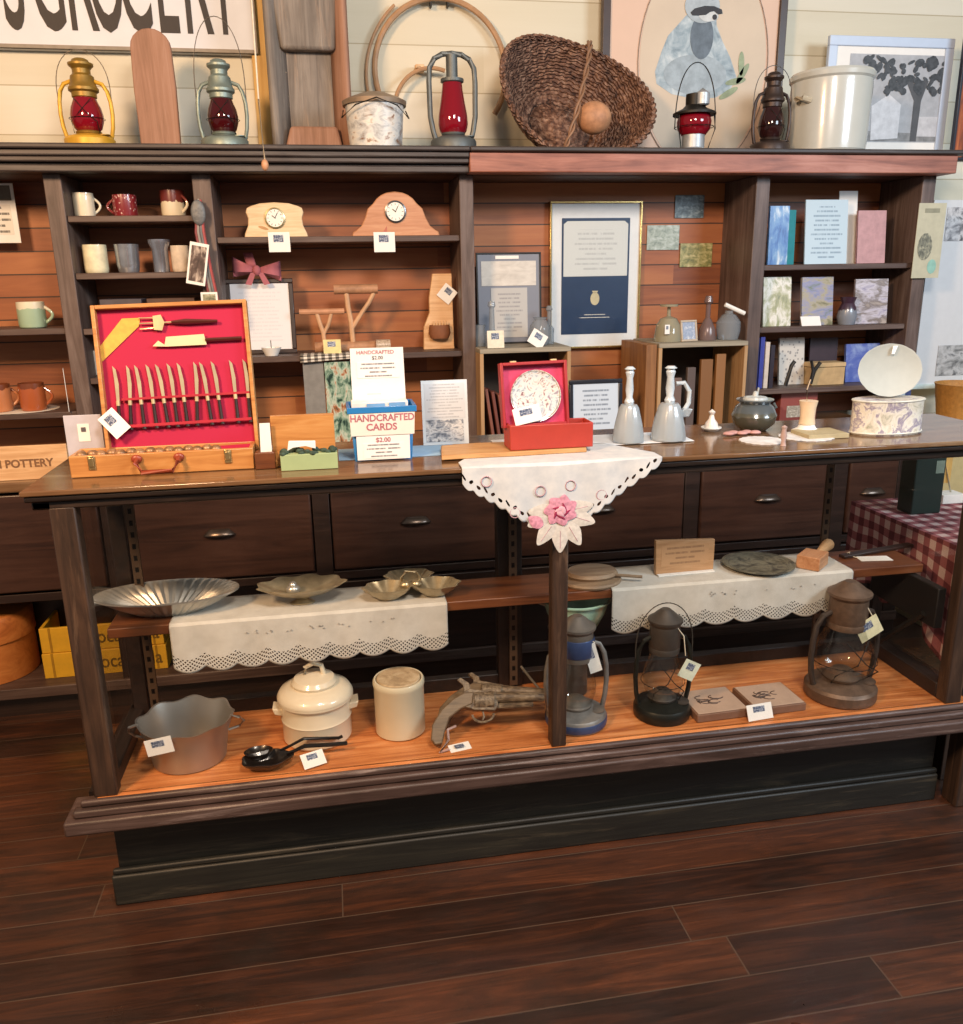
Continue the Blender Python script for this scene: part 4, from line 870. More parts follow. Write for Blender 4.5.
MB().box(-18*u, 17*u, 0, .08, 0, .075).build('box_body', plain('#b99c70', .7), t, bevel=.002); MB().box(-18.5*u, 17.5*u, -.002, .082, .077, .095).build('lid', plain('#c0a478', .7), t, bevel=.002)
t = thing('iron_tongs', 'pair of black iron shears standing open in front of the patterned book', 'shears', at_shelf(797, 3.33, 1.023)); u = ms(800, 1, 3.33, 1.1)
MB().tube([(-12*u, 0, 2*u), (-7*u, 0, 22*u), (-4*u, 0, 26*u)], 2*u, 8).build('blade', BLACK, t)
MB().tube([(24*u, 0, 24*u), (18*u, 0, 16*u), (15*u, 0, 3*u)], 2*u, 8).build('blade', BLACK, t); MB().tube([(14*u, 0, 26*u), (17*u, 0, 16*u), (15*u, 0, 3*u)], 1.6*u, 8).build('blade', BLACK, t)
# below the lowest shelf, on the back counter
u = ms(800, 1, 3.34, .95)
t = thing('red_box', 'red printed carton standing under the lowest book shelf', 'box', (xat(799, 3.36, .95), 3.36, ZK + .0005)); MB().box(-20*u, 20*u, 0, .08, 0, .14).build('carton', two('red_carton', '#7c3b36', '#8e4a43', .4), t, bevel=.002)
MB().box(-13*u, 4*u, -.001, 0, .02, .07).build('label', picture('carton_label', ['#cfc8b8', '#8a8275', '#d8d2c4'], 5), t, smooth=False)

# hanging photo keyrings on the divider
t = thing('photo_keyrings', 'bunch of photo keyrings and ribbons hanging on the divider beside the mug shelves', 'keyrings', (xat(204, 3.285, 1.6), 3.285, atY(204, 200, 3.285).z)); u = mpp(-.4, 3.28, 1.5)
MB().tube([(0, .01, 0), (0, -.012, 0)], .003, 6).build('hook', STEEL, t)
for k, (c1_, dx) in enumerate((('#7e3a3c', -2), ('#6a6d70', 3), ('#8d8780', 0), ('#a44a4a', 5))):
    MB().tube([(dx*.3*u, -.012, 0), ((dx - 3)*u, -.016, -30*u), (dx*u, -.018, -62*u), ((dx + 4)*u, -.016, -95*u)], 1.6*u, 6).build('ribbon', plain(c1_, .6), t)
MB().sphere((-1*u, -.022, -12*u), (7*u, .008, 12*u)).build('grey_charm', plain('#6b6d6e', .5, .3, bump=.8, vs=60), t)
o = MB().box(-9*u, 9*u, -.001, .001, -20*u, 20*u).build('photo_tag', WHITE, t, smooth=False, loc=(-6*u, -.034, -60*u), rot=(0, .2, 0)); MB().box(-7*u, 7*u, -.002, -.001, -17*u, 17*u).build('photo', picture('keyring_photo', ['#2d2422', '#5b4a44', '#c8b8a8'], 3), o, smooth=False)
o = MB().box(-8*u, 8*u, -.001, .001, -7*u, 7*u).build('photo_tag', WHITE, t, smooth=False, loc=(2*u, -.034, -94*u)); MB().box(-6*u, 6*u, -.002, -.001, -5*u, 5*u).build('photo', picture('keyring_photo_b', ['#4f5247', '#8b8a70', '#bdb79c'], 3), o, smooth=False)

# card on the right end post
c = atY(927, 278, 3.27); u = mpp(c.x, 3.28, 1.5)
t = thing('hanging_leaflet', 'pale yellowish leaflet with a dark sketch pinned on the right end post of the shelving', 'leaflet', (c.x, 3.285, c.z))
MB().box(-15*u, 15*u, 0, .003, 0, 71*u).build('leaflet', plain('#b9b59c', .6, var=.06), t, smooth=False)
decal(t, ell(-4*u, 30*u, 8*u, 13*u, 14), picture('sketch_print', ['#3f4038', '#77786a', '#b0ad94'], 6), -.0005, 'sketch')
decal(t, ell(6*u, 11*u, 5*u, 7*u, 12), plain('#8ab8aa', .5), -.0005, 'green_mark')
decal(t, [(-8*u, 62*u), (8*u, 62*u), (8*u, 66*u), (-8*u, 66*u)], plain('#8b8974', .6), -.0005, 'heading')

# ================================================================== THINGS ON THE DISPLAY CASE TOP
ZQ = ZT + .0006
def onT(px, py, dz=0):
    q = atZ(px, py, ZT); return Vector((q.x, q.y, ZQ + dz))
def mT(px, py, n=1):
    q = atZ(px, py, ZT); return n * mpp(q.x, q.y, ZT)
# --- cutlery case
c = onT(160, 474); Yc = c.y; u = mpp(c.x, Yc, ZT + .1)
xl, xr_ = xat(70, Yc, ZT + .02), xat(254, Yc, ZT + .02)
t = thing('cutlery_case', 'open honey wood cutlery case with red lining and carving set displayed in its lid', 'cutlery case', ((xl + xr_)/2, Yc, ZQ))
w_ = (xr_ - xl)/2; d_ = .085; hb = 22*u
f = MB(); f.box(-w_, w_, 0, .010, 0, hb).box(-w_, w_, d_, d_ + .010, 0, hb).box(-w_, -w_ + .010, .010, d_, 0, hb).box(w_ - .010, w_, .010, d_, 0, hb).box(-w_ + .01, w_ - .01, .01, d_, 0, .008)
f.build('tray_box', W_OAK, t, bevel=.002)
redm = NT('crimson_velvet'); redm.bs.inputs['Sheen Weight'].default_value = .3; redm = redm.fin('#a8043a', .8)
MB().box(-w_ + .011, w_ - .011, .011, d_ - .001, .009, hb*.55).build('tray_lining', redm, t, smooth=False)
# lumpy knife ends lying in the tray
m = MB()
for i in range(15):
    m.sphere((-w_*.9 + i*w_*.105, .03 + .012*(i % 2), hb*.9), (w_*.065, .012, hb*.22), 10, 6)
m.build('knife_rest', plain('#8f6b4a', .4, .3, var=.4, vs=60), t)
for px in (92, 228):
    xx = xat(px, Yc, ZT + .03) - c.x + (c.x - (xl+xr_)/2)
    lt = MB(); lt.box(xx - .0075, xx + .0075, -.003, 0, hb*.35, hb*.98).box(xx - .005, xx + .005, -.006, -.003, hb*.5, hb*.9); lt.build('latch', plain('#c9b07c', .3, .9), t, bevel=.001)
hx0, hx1 = xat(139, Yc, ZT) - t.location.x, xat(181, Yc, ZT) - t.location.x
MB().tube([(hx0, -.004, hb*.78), (hx0, -.018, hb*.62), (hx0 + .012, -.026, hb*.22), (hx1 - .012, -.026, hb*.22), (hx1, -.018, hb*.62), (hx1, -.004, hb*.78)], .0055, 8).sphere((hx0, -.003, hb*.75), (.012, .006, .01), 12, 8).sphere((hx1, -.003, hb*.75), (.012, .006, .01), 12, 8).build('carry_handle', plain('#8b3a22', .4), t)
# lid: leaning back; local frame then tilt
ztop = atY(175, 304, Yc + .11).z; Hl = (ztop - ZT - hb*.2)/math.cos(math.radians(10)); 
yl = Yc + .055
lx0, lx1 = xat(110, Yc + .06, ZT + .06), xat(264, Yc + .06, ZT + .06)
lid = bpy.data.objects.new('lid', bpy.data.meshes.new('lid_tmp')); 
f = MB(); Wl = (lx1 - lx0); f.box(0, .009, 0, .03, 0, Hl).box(Wl - .009, Wl, 0, .03, 0, Hl).box(.009, Wl - .009, 0, .03, Hl - .009, Hl).box(.009, Wl - .009, 0, .03, 0, .009)
lid = f.build('lid', W_OAK, t, bevel=.0015)
shear = (xat(93, Yc + .1, ztop) - xat(112 - 19, Yc + .1, ztop))
lid.location = (lx0 - t.location.x - .012, .062, hb*.2); lid.rotation_euler = (math.radians(-10), math.radians(-1.2), 0)
MB().box(.009, Wl - .009, .018, .029, .009, Hl - .009).build('red_lining', redm, lid, smooth=False)
px2x = lambda px: (px - 104) / (258 - 104) * Wl      # position across the lid
px2z = lambda py: (462 - py) / (462 - 304) * Hl      # position up the lid
blade = plain('#cbbf9f', .25, .5, var=.1); hnd = plain('#2c1a16', .3, coat=.4); bol = plain('#dcc79a', .3, .5)
kn = [(115, -1), (124, -3.5), (140, 1), (153, 2), (166, 4), (174, 2), (184, 2), (190, -4), (210, 4), (220, 3), (235, 1), (247, 0)]
for i, (px, lean) in enumerate(kn):
    x0 = px2x(px + 4); zb_, zm, zt2 = px2z(427), px2z(399), px2z(363)
    a = MB(); a.M = Matrix.Translation((x0, .010, 0)) @ Matrix.Rotation(math.radians(-lean), 4, 'Y')
    wv = .0048
    a.prism([(-wv*.6, zm), (wv*.7, zm), (wv*1.0, zm + (zt2-zm)*.5), (wv*.2, zm + (zt2-zm)*.9), (-wv*1.2, zt2), (-wv*.8, zm + (zt2-zm)*.6)], -.0008, .0008)
    k_ = a.build('steak_knife_blade', blade, lid, smooth=False)
    a = MB(); a.M = Matrix.Translation((x0, .009, 0)) @ Matrix.Rotation(math.radians(-lean), 4, 'Y')
    a.tube([(0, 0, zm - .007), (0, 0, zb_ + .012), (.001, 0, zb_)], .0046, 8, taper=lambda q: .85 + .35*q); hh = a.build('knife_handle', hnd, lid)
    a = MB(); a.M = Matrix.Translation((x0, .009, 0)) @ Matrix.Rotation(math.radians(-lean), 4, 'Y'); a.tube([(0, 0, zm + .003), (0, 0, zm - .008)], .0044, 8); a.build('bolster', bol, lid)
MB().box(px2x(124), Wl - .012, .004, .007, px2z(425), px2z(422)).box(px2x(124), Wl - .012, .006, .012, px2z(398), px2z(395.5)).build('retaining_strip', plain('#a3142b', .7), lid, bevel=.0008)
# carving fork
def lx(px): return px2x(px)
zf = px2z(323)
a = MB()
for dz in (-6, 0, 6): a.tube([(lx(149), .010, zf + dz*.9*u), (lx(162), .010, zf + dz*u*.9), (lx(167), .010, zf + dz*.5*u)], .0016, 6)
a.prism([(lx(163), zf - 7*u), (lx(171), zf - 8*u), (lx(174), zf), (lx(171), zf + 8*u), (lx(163), zf + 7*u)], .008, .012)
a.tube([(lx(172), .010, zf), (lx(182), .010, zf)], .002, 8); a.build('carving_fork', bol, lid)
MB().tube([(lx(181), .009, zf), (lx(195), .009, zf), (lx(227), .009, zf - 1*u)], .005, 8, taper=lambda q: .7 + .6*math.sin(PI*q)).build('fork_handle', plain('#4b1f18', .3, coat=.5), lid)
# carving knife
zk = px2z(342)
MB().prism([(lx(160), zk - 4*u), (lx(166), zk + 1.5*u), (lx(172), zk - 3*u), (lx(174), zk + 5*u), (lx(212), zk + 6*u), (lx(214), zk - 5*u), (lx(174), zk - 5*u)], .008, .0105).build('carving_blade', plain('#f2e4b8', .2, .35, var=.02), lid, smooth=False)  # bright pale-gold base colour carries the lamp glare on the blade
MB().tube([(lx(213), .009, zk), (lx(222), .009, zk), (lx(250), .009, zk)], .0045, 8).build('carving_handle', plain('#4b1f18', .3, coat=.5), lid)
# yellow ribbon label
MB().prism([(lx(106), px2z(345)), (lx(106), px2z(360)), (lx(148), px2z(325)), (lx(150), px2z(317)), (lx(132), px2z(317))], .0155, .017).build('yellow_label', plain('#cc9e3e', .6, var=.1, vs=80), lid, smooth=False)
price_card(lid, 19*u, 27*u, (lx(124), -.004, px2z(430)), rot=(0, math.radians(-38), 0))
# grey-white card behind the case at its left
c = onT(87, 452); uu = mT(87, 452)
t = thing('card_holder', 'small pale grey upright card with a white label left of the cutlery case', 'card', (xat(86, Yc + .115, ZT + .05), Yc + .115, ZQ))
MB().box(-16*uu, 16*uu, 0, .004, 0, 48*uu).build('card', plain('#b5b3bc', .5, var=.05), t, bevel=.001); 
MB().box(-5*uu, 5*uu, -.001, 0, 24*uu, 40*uu).build('label', WHITE, t, smooth=False); MB().box(-2*uu, 2*uu, -.002, -.001, 33*uu, 37*uu).build('mark', plain('#59555a', .5), t, smooth=False)

# --- little mint planter / box set in front of a wooden panel
c = onT(311, 470); u = mT(311, 470)
t = thing('mint_box', 'little pale green box filled with dark greenery and white scraps', 'box', c)
MB().box(-29*u, 27*u, 0, .045, 0, 16*u).build('green_box', plain('#98ab7e', .5, var=.03), t, bevel=.001)
m = MB(); random.seed(5)
for i in range(26): m.sphere((random.uniform(-27, 25)*u, random.uniform(.003, .04), random.uniform(16, 19)*u), (3.5*u, 3*u, 2.5*u), 8, 5)
tag(m.build('greenery', plain('#33463a', .8, var=.4, vs=90), t), kind='stuff')
MB().prism([(-22*u, 19*u), (-16*u, 22*u), (-4*u, 23*u), (6*u, 20*u), (6*u, 28*u), (-20*u, 29*u)], .012, .018).build('white_card', PAPER, t, bevel=.001)
t = thing('wooden_board', 'plain honey-coloured wooden board standing behind the pale green box', 'board', (xat(306, c.y + .052, ZT), c.y + .052, ZQ))
MB().box(-32*u, 31*u, 0, .012, 0, 52*u).build('board', W_OAK, t, bevel=.001); MB().box(-32*u, -28*u, -.008, 0, 0, 8*u).build('foot', W_OAK, t, bevel=.001)
t = thing('price_card', 'small blank white card propped on a wooden block right of the cutlery case', 'price card', (xat(267, c.y + .03, ZT), c.y + .03, ZQ))
MB().box(-11*u, 9*u, .0, .035, 0, 17*u).build('wooden_block', W_SHELF, t, bevel=.002); MB().prism([(-5*u, 17*u), (6*u, 17*u), (6*u, 46*u), (-4*u, 46*u)], .010, .012).build('card', PAPER, t, smooth=False)

# --- card bin
c = onT(384, 460); u = mT(384, 460)
blue = plain('#2b76b4', .3, coat=.3, var=.05); wht = plain('#e4e1dd', .4, var=.02)
t = thing('card_bin', 'blue plastic bin with white signs reading handcrafted cards, full of cards', 'bin', c)
def frust(m, x0, x1, X0, X1_, y0, y1, Y0, Y1, z0, z1):
    vs = [m.v(p) for p in ((x0,y0,z0),(x1,y0,z0),(x1,y1,z0),(x0,y1,z0),(X0,Y0,z1),(X1_,Y0,z1),(X1_,Y1,z1),(X0,Y1,z1))]
    for f in ((3,2,1,0),(0,1,5,4),(1,2,6,5),(2,3,7,6),(3,0,4,7)): m.b.faces.new([vs[i] for i in f])
m = MB(); frust(m, -28*u, 28*u, -31*u, 31*u, 0, .085, -.008, .093, 0, 49*u); m.build('bin_body', blue, t, solid=.002)
m = MB(); pts = [(-33*u, -.012, 50*u), (33*u, -.012, 50*u), (33*u, .097, 50*u), (-33*u, .097, 50*u)]
m.box(-34*u, 34*u, -.014, -.008, 48*u, 54*u).box(-34*u, 34*u, .093, .099, 48*u, 54*u).box(-34*u, -31*u, -.008, .093, 48*u, 54*u).box(31*u, 34*u, -.008, .093, 48*u, 54*u); m.build('rim', blue, t, bevel=.001)
sg1 = MB().prism([(-26*u, 1.5*u), (26*u, 1.5*u), (26.5*u, 48*u), (-26.5*u, 48*u)], -.0105, -.0095).build('front_sign', wht, t, smooth=False)
sg2 = MB().prism([(-31*u, 26*u), (31*u, 26*u), (32*u, 48*u), (-32*u, 48*u)], -.0125, -.0115).build('upper_sign', plain('#ded6cc', .5, var=.02), t, smooth=False)
rp = plain('#a8646e', .6); gp = plain('#5a5a62', .6)
text(sg2, 'HANDCRAFTED', 9.5*u, (0, -.0130, 43*u), rp, sx=.92, bold=.0004); text(sg2, 'CARDS', 9.5*u, (-1*u, -.0130, 34*u), rp, sx=1.0, bold=.0004)
text(sg1, '$2.00', 6.5*u, (0, -.0110, 21*u), rp, bold=.0002)
MB().box(-20*u, 20*u, -.0112, -.0105, 3*u, 18*u).build('small_print', page('small_print', '#e4e1dd', '#6a6a70', 4, .05, .95, 0, 1, .6), sg1, smooth=False)
m = MB()
m.box(-29*u, 27*u, .02, .07, 40*u, 57*u); cds = m.build('cards', plain('#ddd8d4', .6), t, bevel=.002)
MB().box(-14*u, 4*u, .018, .019, 51*u, 55.5*u).box(8*u, 24*u, .017, .018, 51*u, 56*u).build('blue_card_edges', plain('#6f9fcc', .5), t, smooth=False)
hz = 108*u
MB().prism([(-27*u, 45*u), (27*u, 45*u), (26*u, hz), (-27*u, hz)], .074, .0755).build('tall_sign', wht, t, smooth=False)
sg3 = [x for x in t.children if x.name.startswith('tall_sign')][0]
text(sg3, 'HANDCRAFTED', 5.2*u, (-2*u, .0735, hz - 4.5*u), rp, sx=1.0, bold=.0001); text(sg3, '$2.00', 5*u, (0, .0735, hz - 10*u), gp)
MB().box(-21*u, 21*u, .0730, .0737, hz - 30*u, hz - 14*u).build('small_print', page('small_print_b', '#e4e1dd', '#6a6a70', 4, .05, .95, 0, 1, .6), sg3, smooth=False)
MB().box(-16*u, 6*u, .0730, .0737, 60*u, 64*u).build('faint_line', page('small_print_c', '#e4e1dd', '#a89aa0', 1, .05, .95, 0, 1, .3), sg3, smooth=False)

# blue placemat + lace runner under the bin
m = MB(); a_, b_ = onT(352, 462), onT(452, 452)
c0 = onT(395, 455)
o = MB().box(-.135, .155, -.035, .10, -.0002, .0004).build('blue_placemat', plain('#8fb2cf', .6, var=.1, vs=8), None, smooth=False, loc=(c0.x, c0.y, ZT + .0008)) ; o['label'] = 'pale blue and white lacy mat under the blue card bin'; o['category'] = 'mat'
# document card
c = onT(447, 446); u = mT(447, 446)
t = thing('document_stand', 'white upright printed sheet with a black and white photograph of people, beside the card bin', 'notice', (c.x, c.y + .01, ZQ + .0014)); t.rotation_euler = (math.radians(-6), 0, 0)
MB().box(-23*u, 23*u, 0, .003, 0, 64*u).build('sheet', plain('#cdd6dc', .4, var=.02), t, smooth=False)
MB().box(-20*u, 20*u, -.001, 0, 26*u, 61*u).build('printed_text', page('document_page', '#c6ccd2', '#8d939c', 12, .02, .98, 0, 1, .3), t, smooth=False)
MB().box(-20*u, 18*u, -.001, 0, 3*u, 25*u).build('people_photo', picture('people_photo_print', ['#3c4553', '#7f8894', '#d3d6d8', '#5b6069'], 5), t, smooth=False)

# --- embroidered lace tablecloth corner hanging down
lace = NT('white_cutwork_linen'); tc = lace.n('ShaderNodeTexCoord'); sp = lace.n('ShaderNodeSeparateXYZ'); lace.l(tc.outputs['UV'], sp.inputs[0])
U_, V_ = sp.outputs[0], sp.outputs[1]
fu = lace.math('ABSOLUTE', lace.math('SUBTRACT', lace.math('FRACT', lace.math('MULTIPLY', U_, 60)), .5))
dv = lace.math('ABSOLUTE', lace.math('SUBTRACT', V_, .016))
hole = lace.math('LESS_THAN', lace.math('ADD', lace.math('MULTIPLY', fu, fu), lace.math('MULTIPLY', lace.math('MULTIPLY', dv, dv), 7000)), .085)
hole = lace.math('MULTIPLY', hole, lace.math('LESS_THAN', dv, .0075))
fabn = lace.noise(lace.co('Object'), 30, 4)
lace = lace.fin(lace.ramp(fabn, [(.3, '#b9bdc0'), (.7, '#cfcfcd')]), .85, alpha=lace.math('SUBTRACT', 1.0, hole))
yh = 1.838
pl, pr_, pb_ = atY(462, 478, yh), atY(662, 458, yh), atY(558, 548, yh)
zt0 = ZT + .003
def hem(x):
    if x < pb_.x: f = (x - pl.x) / (pb_.x - pl.x)
    else: f = (pr_.x - x) / (pr_.x - pb_.x)
    f = max(0, min(1, f)); ln = math.hypot(pb_.x - pl.x, zt0 - pb_.z)
    sc_ = abs(math.sin(PI * f * 9)) * .008
    return f, (zt0 - (.036 if x < pb_.x else .008)) + (pb_.z + .022 - (zt0 - (.036 if x < pb_.x else .008))) * f - sc_
cl = thing('lace_tablecloth', 'white cutwork cloth corner with an embroidered pink rose hanging over the case front', 'tablecloth', (pb_.x, 1.845, ZT))
def cloth_fn(a, b):
    x = pl.x + (pr_.x - pl.x) * a; f, zh = hem(x)
    if b <= .35:                       # flat part on the counter
        k = 1 - b / .35
        wdt = max(0, min(1, f*3.0))
        return (x - pb_.x, (.005 + (.19 * (.25 + .75*wdt)) * k) - .007, .0035 - .000)
    k = (b - .35) / .65
    z = zt0 + (zh - zt0) * k
    return (x - pb_.x, -.0075 + .004*math.sin(x*60)*k*(1-.3*k) - .001, z - ZT)
m = MB(); m.grid(cloth_fn, 160, 40, lambda a, b: ((pl.x + (pr_.x-pl.x)*a)*1.0, 1.0 if b < .36 else (cloth_fn(a, b)[2] + ZT - hem(pl.x + (pr_.x-pl.x)*a)[1])*.8))
m.build('linen', lace, cl, solid=.001)
o = MB().box(-.10, .40, .16, .30, .002, .0034).build('counter_part', plain('#dadcde', .85, var=.04), cl, smooth=False)
rose = thing('tmp', 'x', 'x') ; bpy.data.objects.remove(rose)
pinkd, pinkl, wpet, lring = plain('#93244a', .8), plain('#c98a9c', .8, var=.25, vs=120), plain('#c9c3ba', .85, var=.12, vs=90), plain('#b8929c', .8)
uy = mpp(pb_.x, yh, .95) * 1.28; rc = atY(560, 512, yh)
RX, RZ = rc.x - pb_.x, rc.z - ZT
def petal(parent, cx, cz, rx, rz, rot, mat, y, nm):
    m = MB(); m.M = Matrix.Translation((RX + cx*uy, y, RZ + cz*uy)) @ Matrix.Rotation(-rot, 4, 'Y')
    n = 18; m.lathe([(0, .0015), (.6, .001), (1, 0)], n); bmesh.ops.transform(m.b, matrix=Matrix(), verts=m.b.verts)
    for v in m.b.verts:
        l_ = m.M.inverted() @ v.co; sx_ = l_.x; 
        taper = 1 - .45 * max(0, sx_)
        v.co = m.M @ Vector((sx_*rx*uy, -l_.z - .0004, l_.y*rz*uy*taper))
    return m.build(nm, mat, parent)
for i, (a, rr) in enumerate(((-160, 15), (-125, 19), (-90, 21), (-60, 20), (-20, 17), (10, 14), (175, 13))):
    a = math.radians(a); petal(cl, math.cos(a)*rr, math.sin(a)*rr*.95, 13, 7, a, wpet, -.0110, 'white_leaf')
for i in range(7):
    a = 2*PI*i/7 + .3; petal(cl, math.cos(a)*6, 2 + math.sin(a)*5, 8, 6.5, a + .3, pinkl, -.0135 - .0002*i, 'rose_petal')
for i in range(5):
    a = 2*PI*i/5 + .8; petal(cl, math.cos(a)*4, 1 + math.sin(a)*3.6, 5, 1.3, a + 1.1, pinkd, -.0165, 'rose_centre')
for i in range(3):
    a = 2*PI*i/3 + .2; petal(cl, math.cos(a)*2, 1.5 + math.sin(a)*2, 4, 2.2, a + 1.3, plain('#d9a9b4', .8), -.0172, 'rose_heart')
for a, rr in ((-125, 19), (-90, 21), (-60, 20), (-20, 17), (10, 14)):
    a = math.radians(a); MB().tube([(RX + math.cos(a)*(rr - 6)*uy, -.0132, RZ + math.sin(a)*(rr - 6)*uy), (RX + math.cos(a)*(rr + 8)*uy, -.0128, RZ + math.sin(a)*(rr + 8)*uy)], .0007, 4).build('leaf_vein', lring, cl)
petal(cl, -20, -6, 7, 5, 2.5, pinkl, -.0125, 'rose_bud')
for a, b in ((-16, 18), (8, 21), (33, 12), (-36, 2), (-58, 28)):
    MB().tube([(RX + a*uy + 4*uy*math.cos(q), -.0105, RZ + b*uy + 4*uy*math.sin(q)) for q in [2*PI*i/16 for i in range(16)]], .0012, 5, closed=True).build('embroidered_ring', lring, cl)
# slab of bark board
c = onT(520, 458); u = mT(520, 458)
t = thing('wooden_slab', 'thin live-edge tan wooden board under the red plate box', 'board', (xat(517, c.y, ZT), c.y, ZQ + .0035))
pts = [(-76, 0), (-40, .5), (0, 0), (40, 1), (73, 1), (76, 5), (74, 26), (20, 24), (-30, 26), (-70, 24)]
m = MB(); A = [m.v((x*u, y*u*2.2, 0)) for x, y in pts]; B = [m.v((x*u*.99, y*u*2.2 + .002, .011)) for x, y in pts]
m.b.faces.new(A[::-1]); m.b.faces.new(B)
for i in range(len(pts)): j = (i+1) % len(pts); m.b.faces.new((A[i], A[j], B[j], B[i]))
m.build('slab', wood('tan_slab', ['#94663a', '#b98a56', '#c9a06c'], 'X', 1.5, .5, .2), t, bevel=.002)
# red presentation box with plate
zs = ZQ + .0035 + .0115
cb_ = onT(551, 449); u = mT(551, 449)
redb = plain('#a8382c', .45, var=.05)
t = thing('red_presentation_box', 'open red box holding a decorative plate upright in its lid', 'box', (xat(552, c.y + .012, zs), c.y + .012, zs))
m = MB(); m.box(-41*u, 41*u, 0, .004, 0, 24*u).box(-41*u, -40*u + .002, .004, .07, 0, 24*u).box(40*u - .002, 41*u, .004, .07, 0, 24*u).box(-41*u, 41*u, .004, .07, 0, .004).box(-41*u, 41*u, .07, .074, 0, 24*u).box(-39*u, 39*u, .005, .069, 17*u, 20*u)
m.build('base_box', redb, t, bevel=.002)
ld_ = MB(); Wd, Hd = 66*u, 62*u
ld_.box(0, 3*u, 0, .03, 0, Hd).box(Wd - 3*u, Wd, 0, .03, 0, Hd).box(3*u, Wd - 3*u, 0, .03, Hd - 3*u, Hd).box(3*u, Wd - 3*u, 0, .03, 0, 3*u)
lid2 = ld_.build('lid', plain('#9c262a', .45, var=.05), t, bevel=.0015, loc=(-45*u, .030, 20*u), rot=(math.radians(-9), math.radians(-1), 0))
MB().box(3*u, Wd - 3*u, .018, .028, 3*u, Hd - 3*u).build('pink_lining', plain('#c23a62', .7), lid2, smooth=False)
pm = NT('plate_print'); nz = pm.noise(pm.co('Object', (1, 1, 1)), 45, 4, .6, 1.5); pm = pm.fin(pm.ramp(nz, [(.35, '#7a4a55'), (.45, '#d8d4cd'), (.55, '#c8cdd0'), (.62, '#8f9aa2'), (.72, '#b86a7c')]), .25, coat=.5)
MB().lathe([(0, .004), (17*u, .004), (24*u, .008), (25*u, .009), (24*u, .006), (16*u, .001), (0, .001)], 40).build('plate', pm, lid2, loc=(Wd*.52, .016, Hd*.47), rot=(PI/2, 0, 0))
MB().tube([(Wd*.52 + 24*u*math.cos(a), .0085, Hd*.47 + 24*u*math.sin(a)) for a in [2*PI*i/40 for i in range(40)]], .0011, 6, closed=True).build('gilt_rim', plain('#b89d6a', .3, .8), lid2)
price_card(lid2, 27*u, 16*u, (Wd*.38, -.004, Hd*.06), rot=(0, math.radians(-10), 0), name='certificate_card')
for px in (14*u, 54*u): MB().box(px - 3*u, px + 3*u, .010, .020, Hd, Hd + 1.6*u).build('hinge', plain('#d9b98a', .4, .5), lid2, bevel=.0005)

# --- frosted glass bells
frost = NT('frosted_glass'); frost.bs.inputs['Transmission Weight'].default_value = .5; frost = frost.fin('#bcc6cc', .35, coat=.4)
frost2 = plain('#b9c4cb', .18, coat=.8)
def bell(label, px, py, wpx, hpx, hk=.50):
    c = onT(px, py); u = mT(px, py); t = thing('glass_bell', label, 'bell', (c.x, c.y, ZQ + .0035))
    r = wpx/2*u; h = hpx*u
    MB().lathe([(r*.95, 0), (r, .01*h), (r*.97, .10*h), (r*.86, .25*h), (r*.62, hk*h*.92), (r*.5, hk*h), (0, hk*h*1.01)], 36, wave=lambda a, z, q: (a*(1 + .025*math.cos(12*q)), z)).build('bell_body', frost, t)
    MB().lathe([(0, hk*h), (.26*r, hk*h), (.32*r, (hk+.04)*h), (.2*r, (hk+.1)*h), (.26*r, (hk+.2)*h), (.20*r, (hk+.35)*h), (.28*r, (hk+.42)*h), (.2*r, (hk+.46)*h), (.36*r, .97*h), (.2*r, h), (0, h)], 16).build('stem_handle', frost2, t)
    return t, u
bell('frosted glass bell with a slim cut stem, the left one without side handle', 628, 443, 31, 74)
t, u = bell('frosted glass jug-like bell with a curved side handle, the right one', 668, 441, 34, 73)
MB().tube([(6*u, 0, 55*u), (14*u, 0, 56*u), (20*u, 0, 48*u), (20*u, 0, 36*u), (14*u, 0, 26*u)], 2.4*u, 8).build('side_handle', frost2, t)
MB().prism([(8*u, 22*u), (20*u, 22*u), (24*u, 30*u), (14*u, 31*u)], -.008, .008).build('spout', frost, t, bevel=.003)
# small white figurine on dish
c = onT(711, 431); u = mT(711, 431)
t = thing('white_trinket', 'tiny white figurine on a shallow dish between the glass bell and the dark pot', 'figurine', c)
MB().lathe([(0, 0), (6*u, 0), (10*u, 3*u), (10*u, 4*u), (0, 2*u)], 24).build('dish', WHITE, t); MB().lathe([(0, 2*u), (7*u, 3*u), (6*u, 8*u), (3*u, 12*u), (2*u, 16*u), (3.4*u, 19*u), (0, 22*u)], 20).build('figure', plain('#e8dcd2', .3), t)
# dark pot
c = onT(753, 430); u = mT(753, 430)
t = thing('lidded_pot', 'round dark grey glazed pot with a small white spoon lid', 'pot', c)
MB().lathe([(0, 0), (12*u, 0), (20*u, 7*u), (22*u, 15*u), (18*u, 24*u), (14*u, 27*u), (18*u, 30*u), (18*u, 31*u), (0, 31*u)], 40).build('body', two('pot_glaze', '#4a4a40', '#4c5357', .55, .2), t)
MB().tube([(18*u, 0, 19*u), (22*u, -2*u, 22*u), (20*u, 0, 26*u)], 1.6*u, 8).build('ear', plain('#555a58', .25, coat=.5), t)
MB().lathe([(0, 31*u), (12*u, 31*u), (11*u, 33*u), (3*u, 34*u), (2*u, 38*u), (0, 39*u)], 28).tube([(-10*u, 0, 33*u), (2*u, 0, 34*u), (3*u, 0, 42*u)], 1*u, 6).build('lid', plain('#aeb3b2', .3), t)
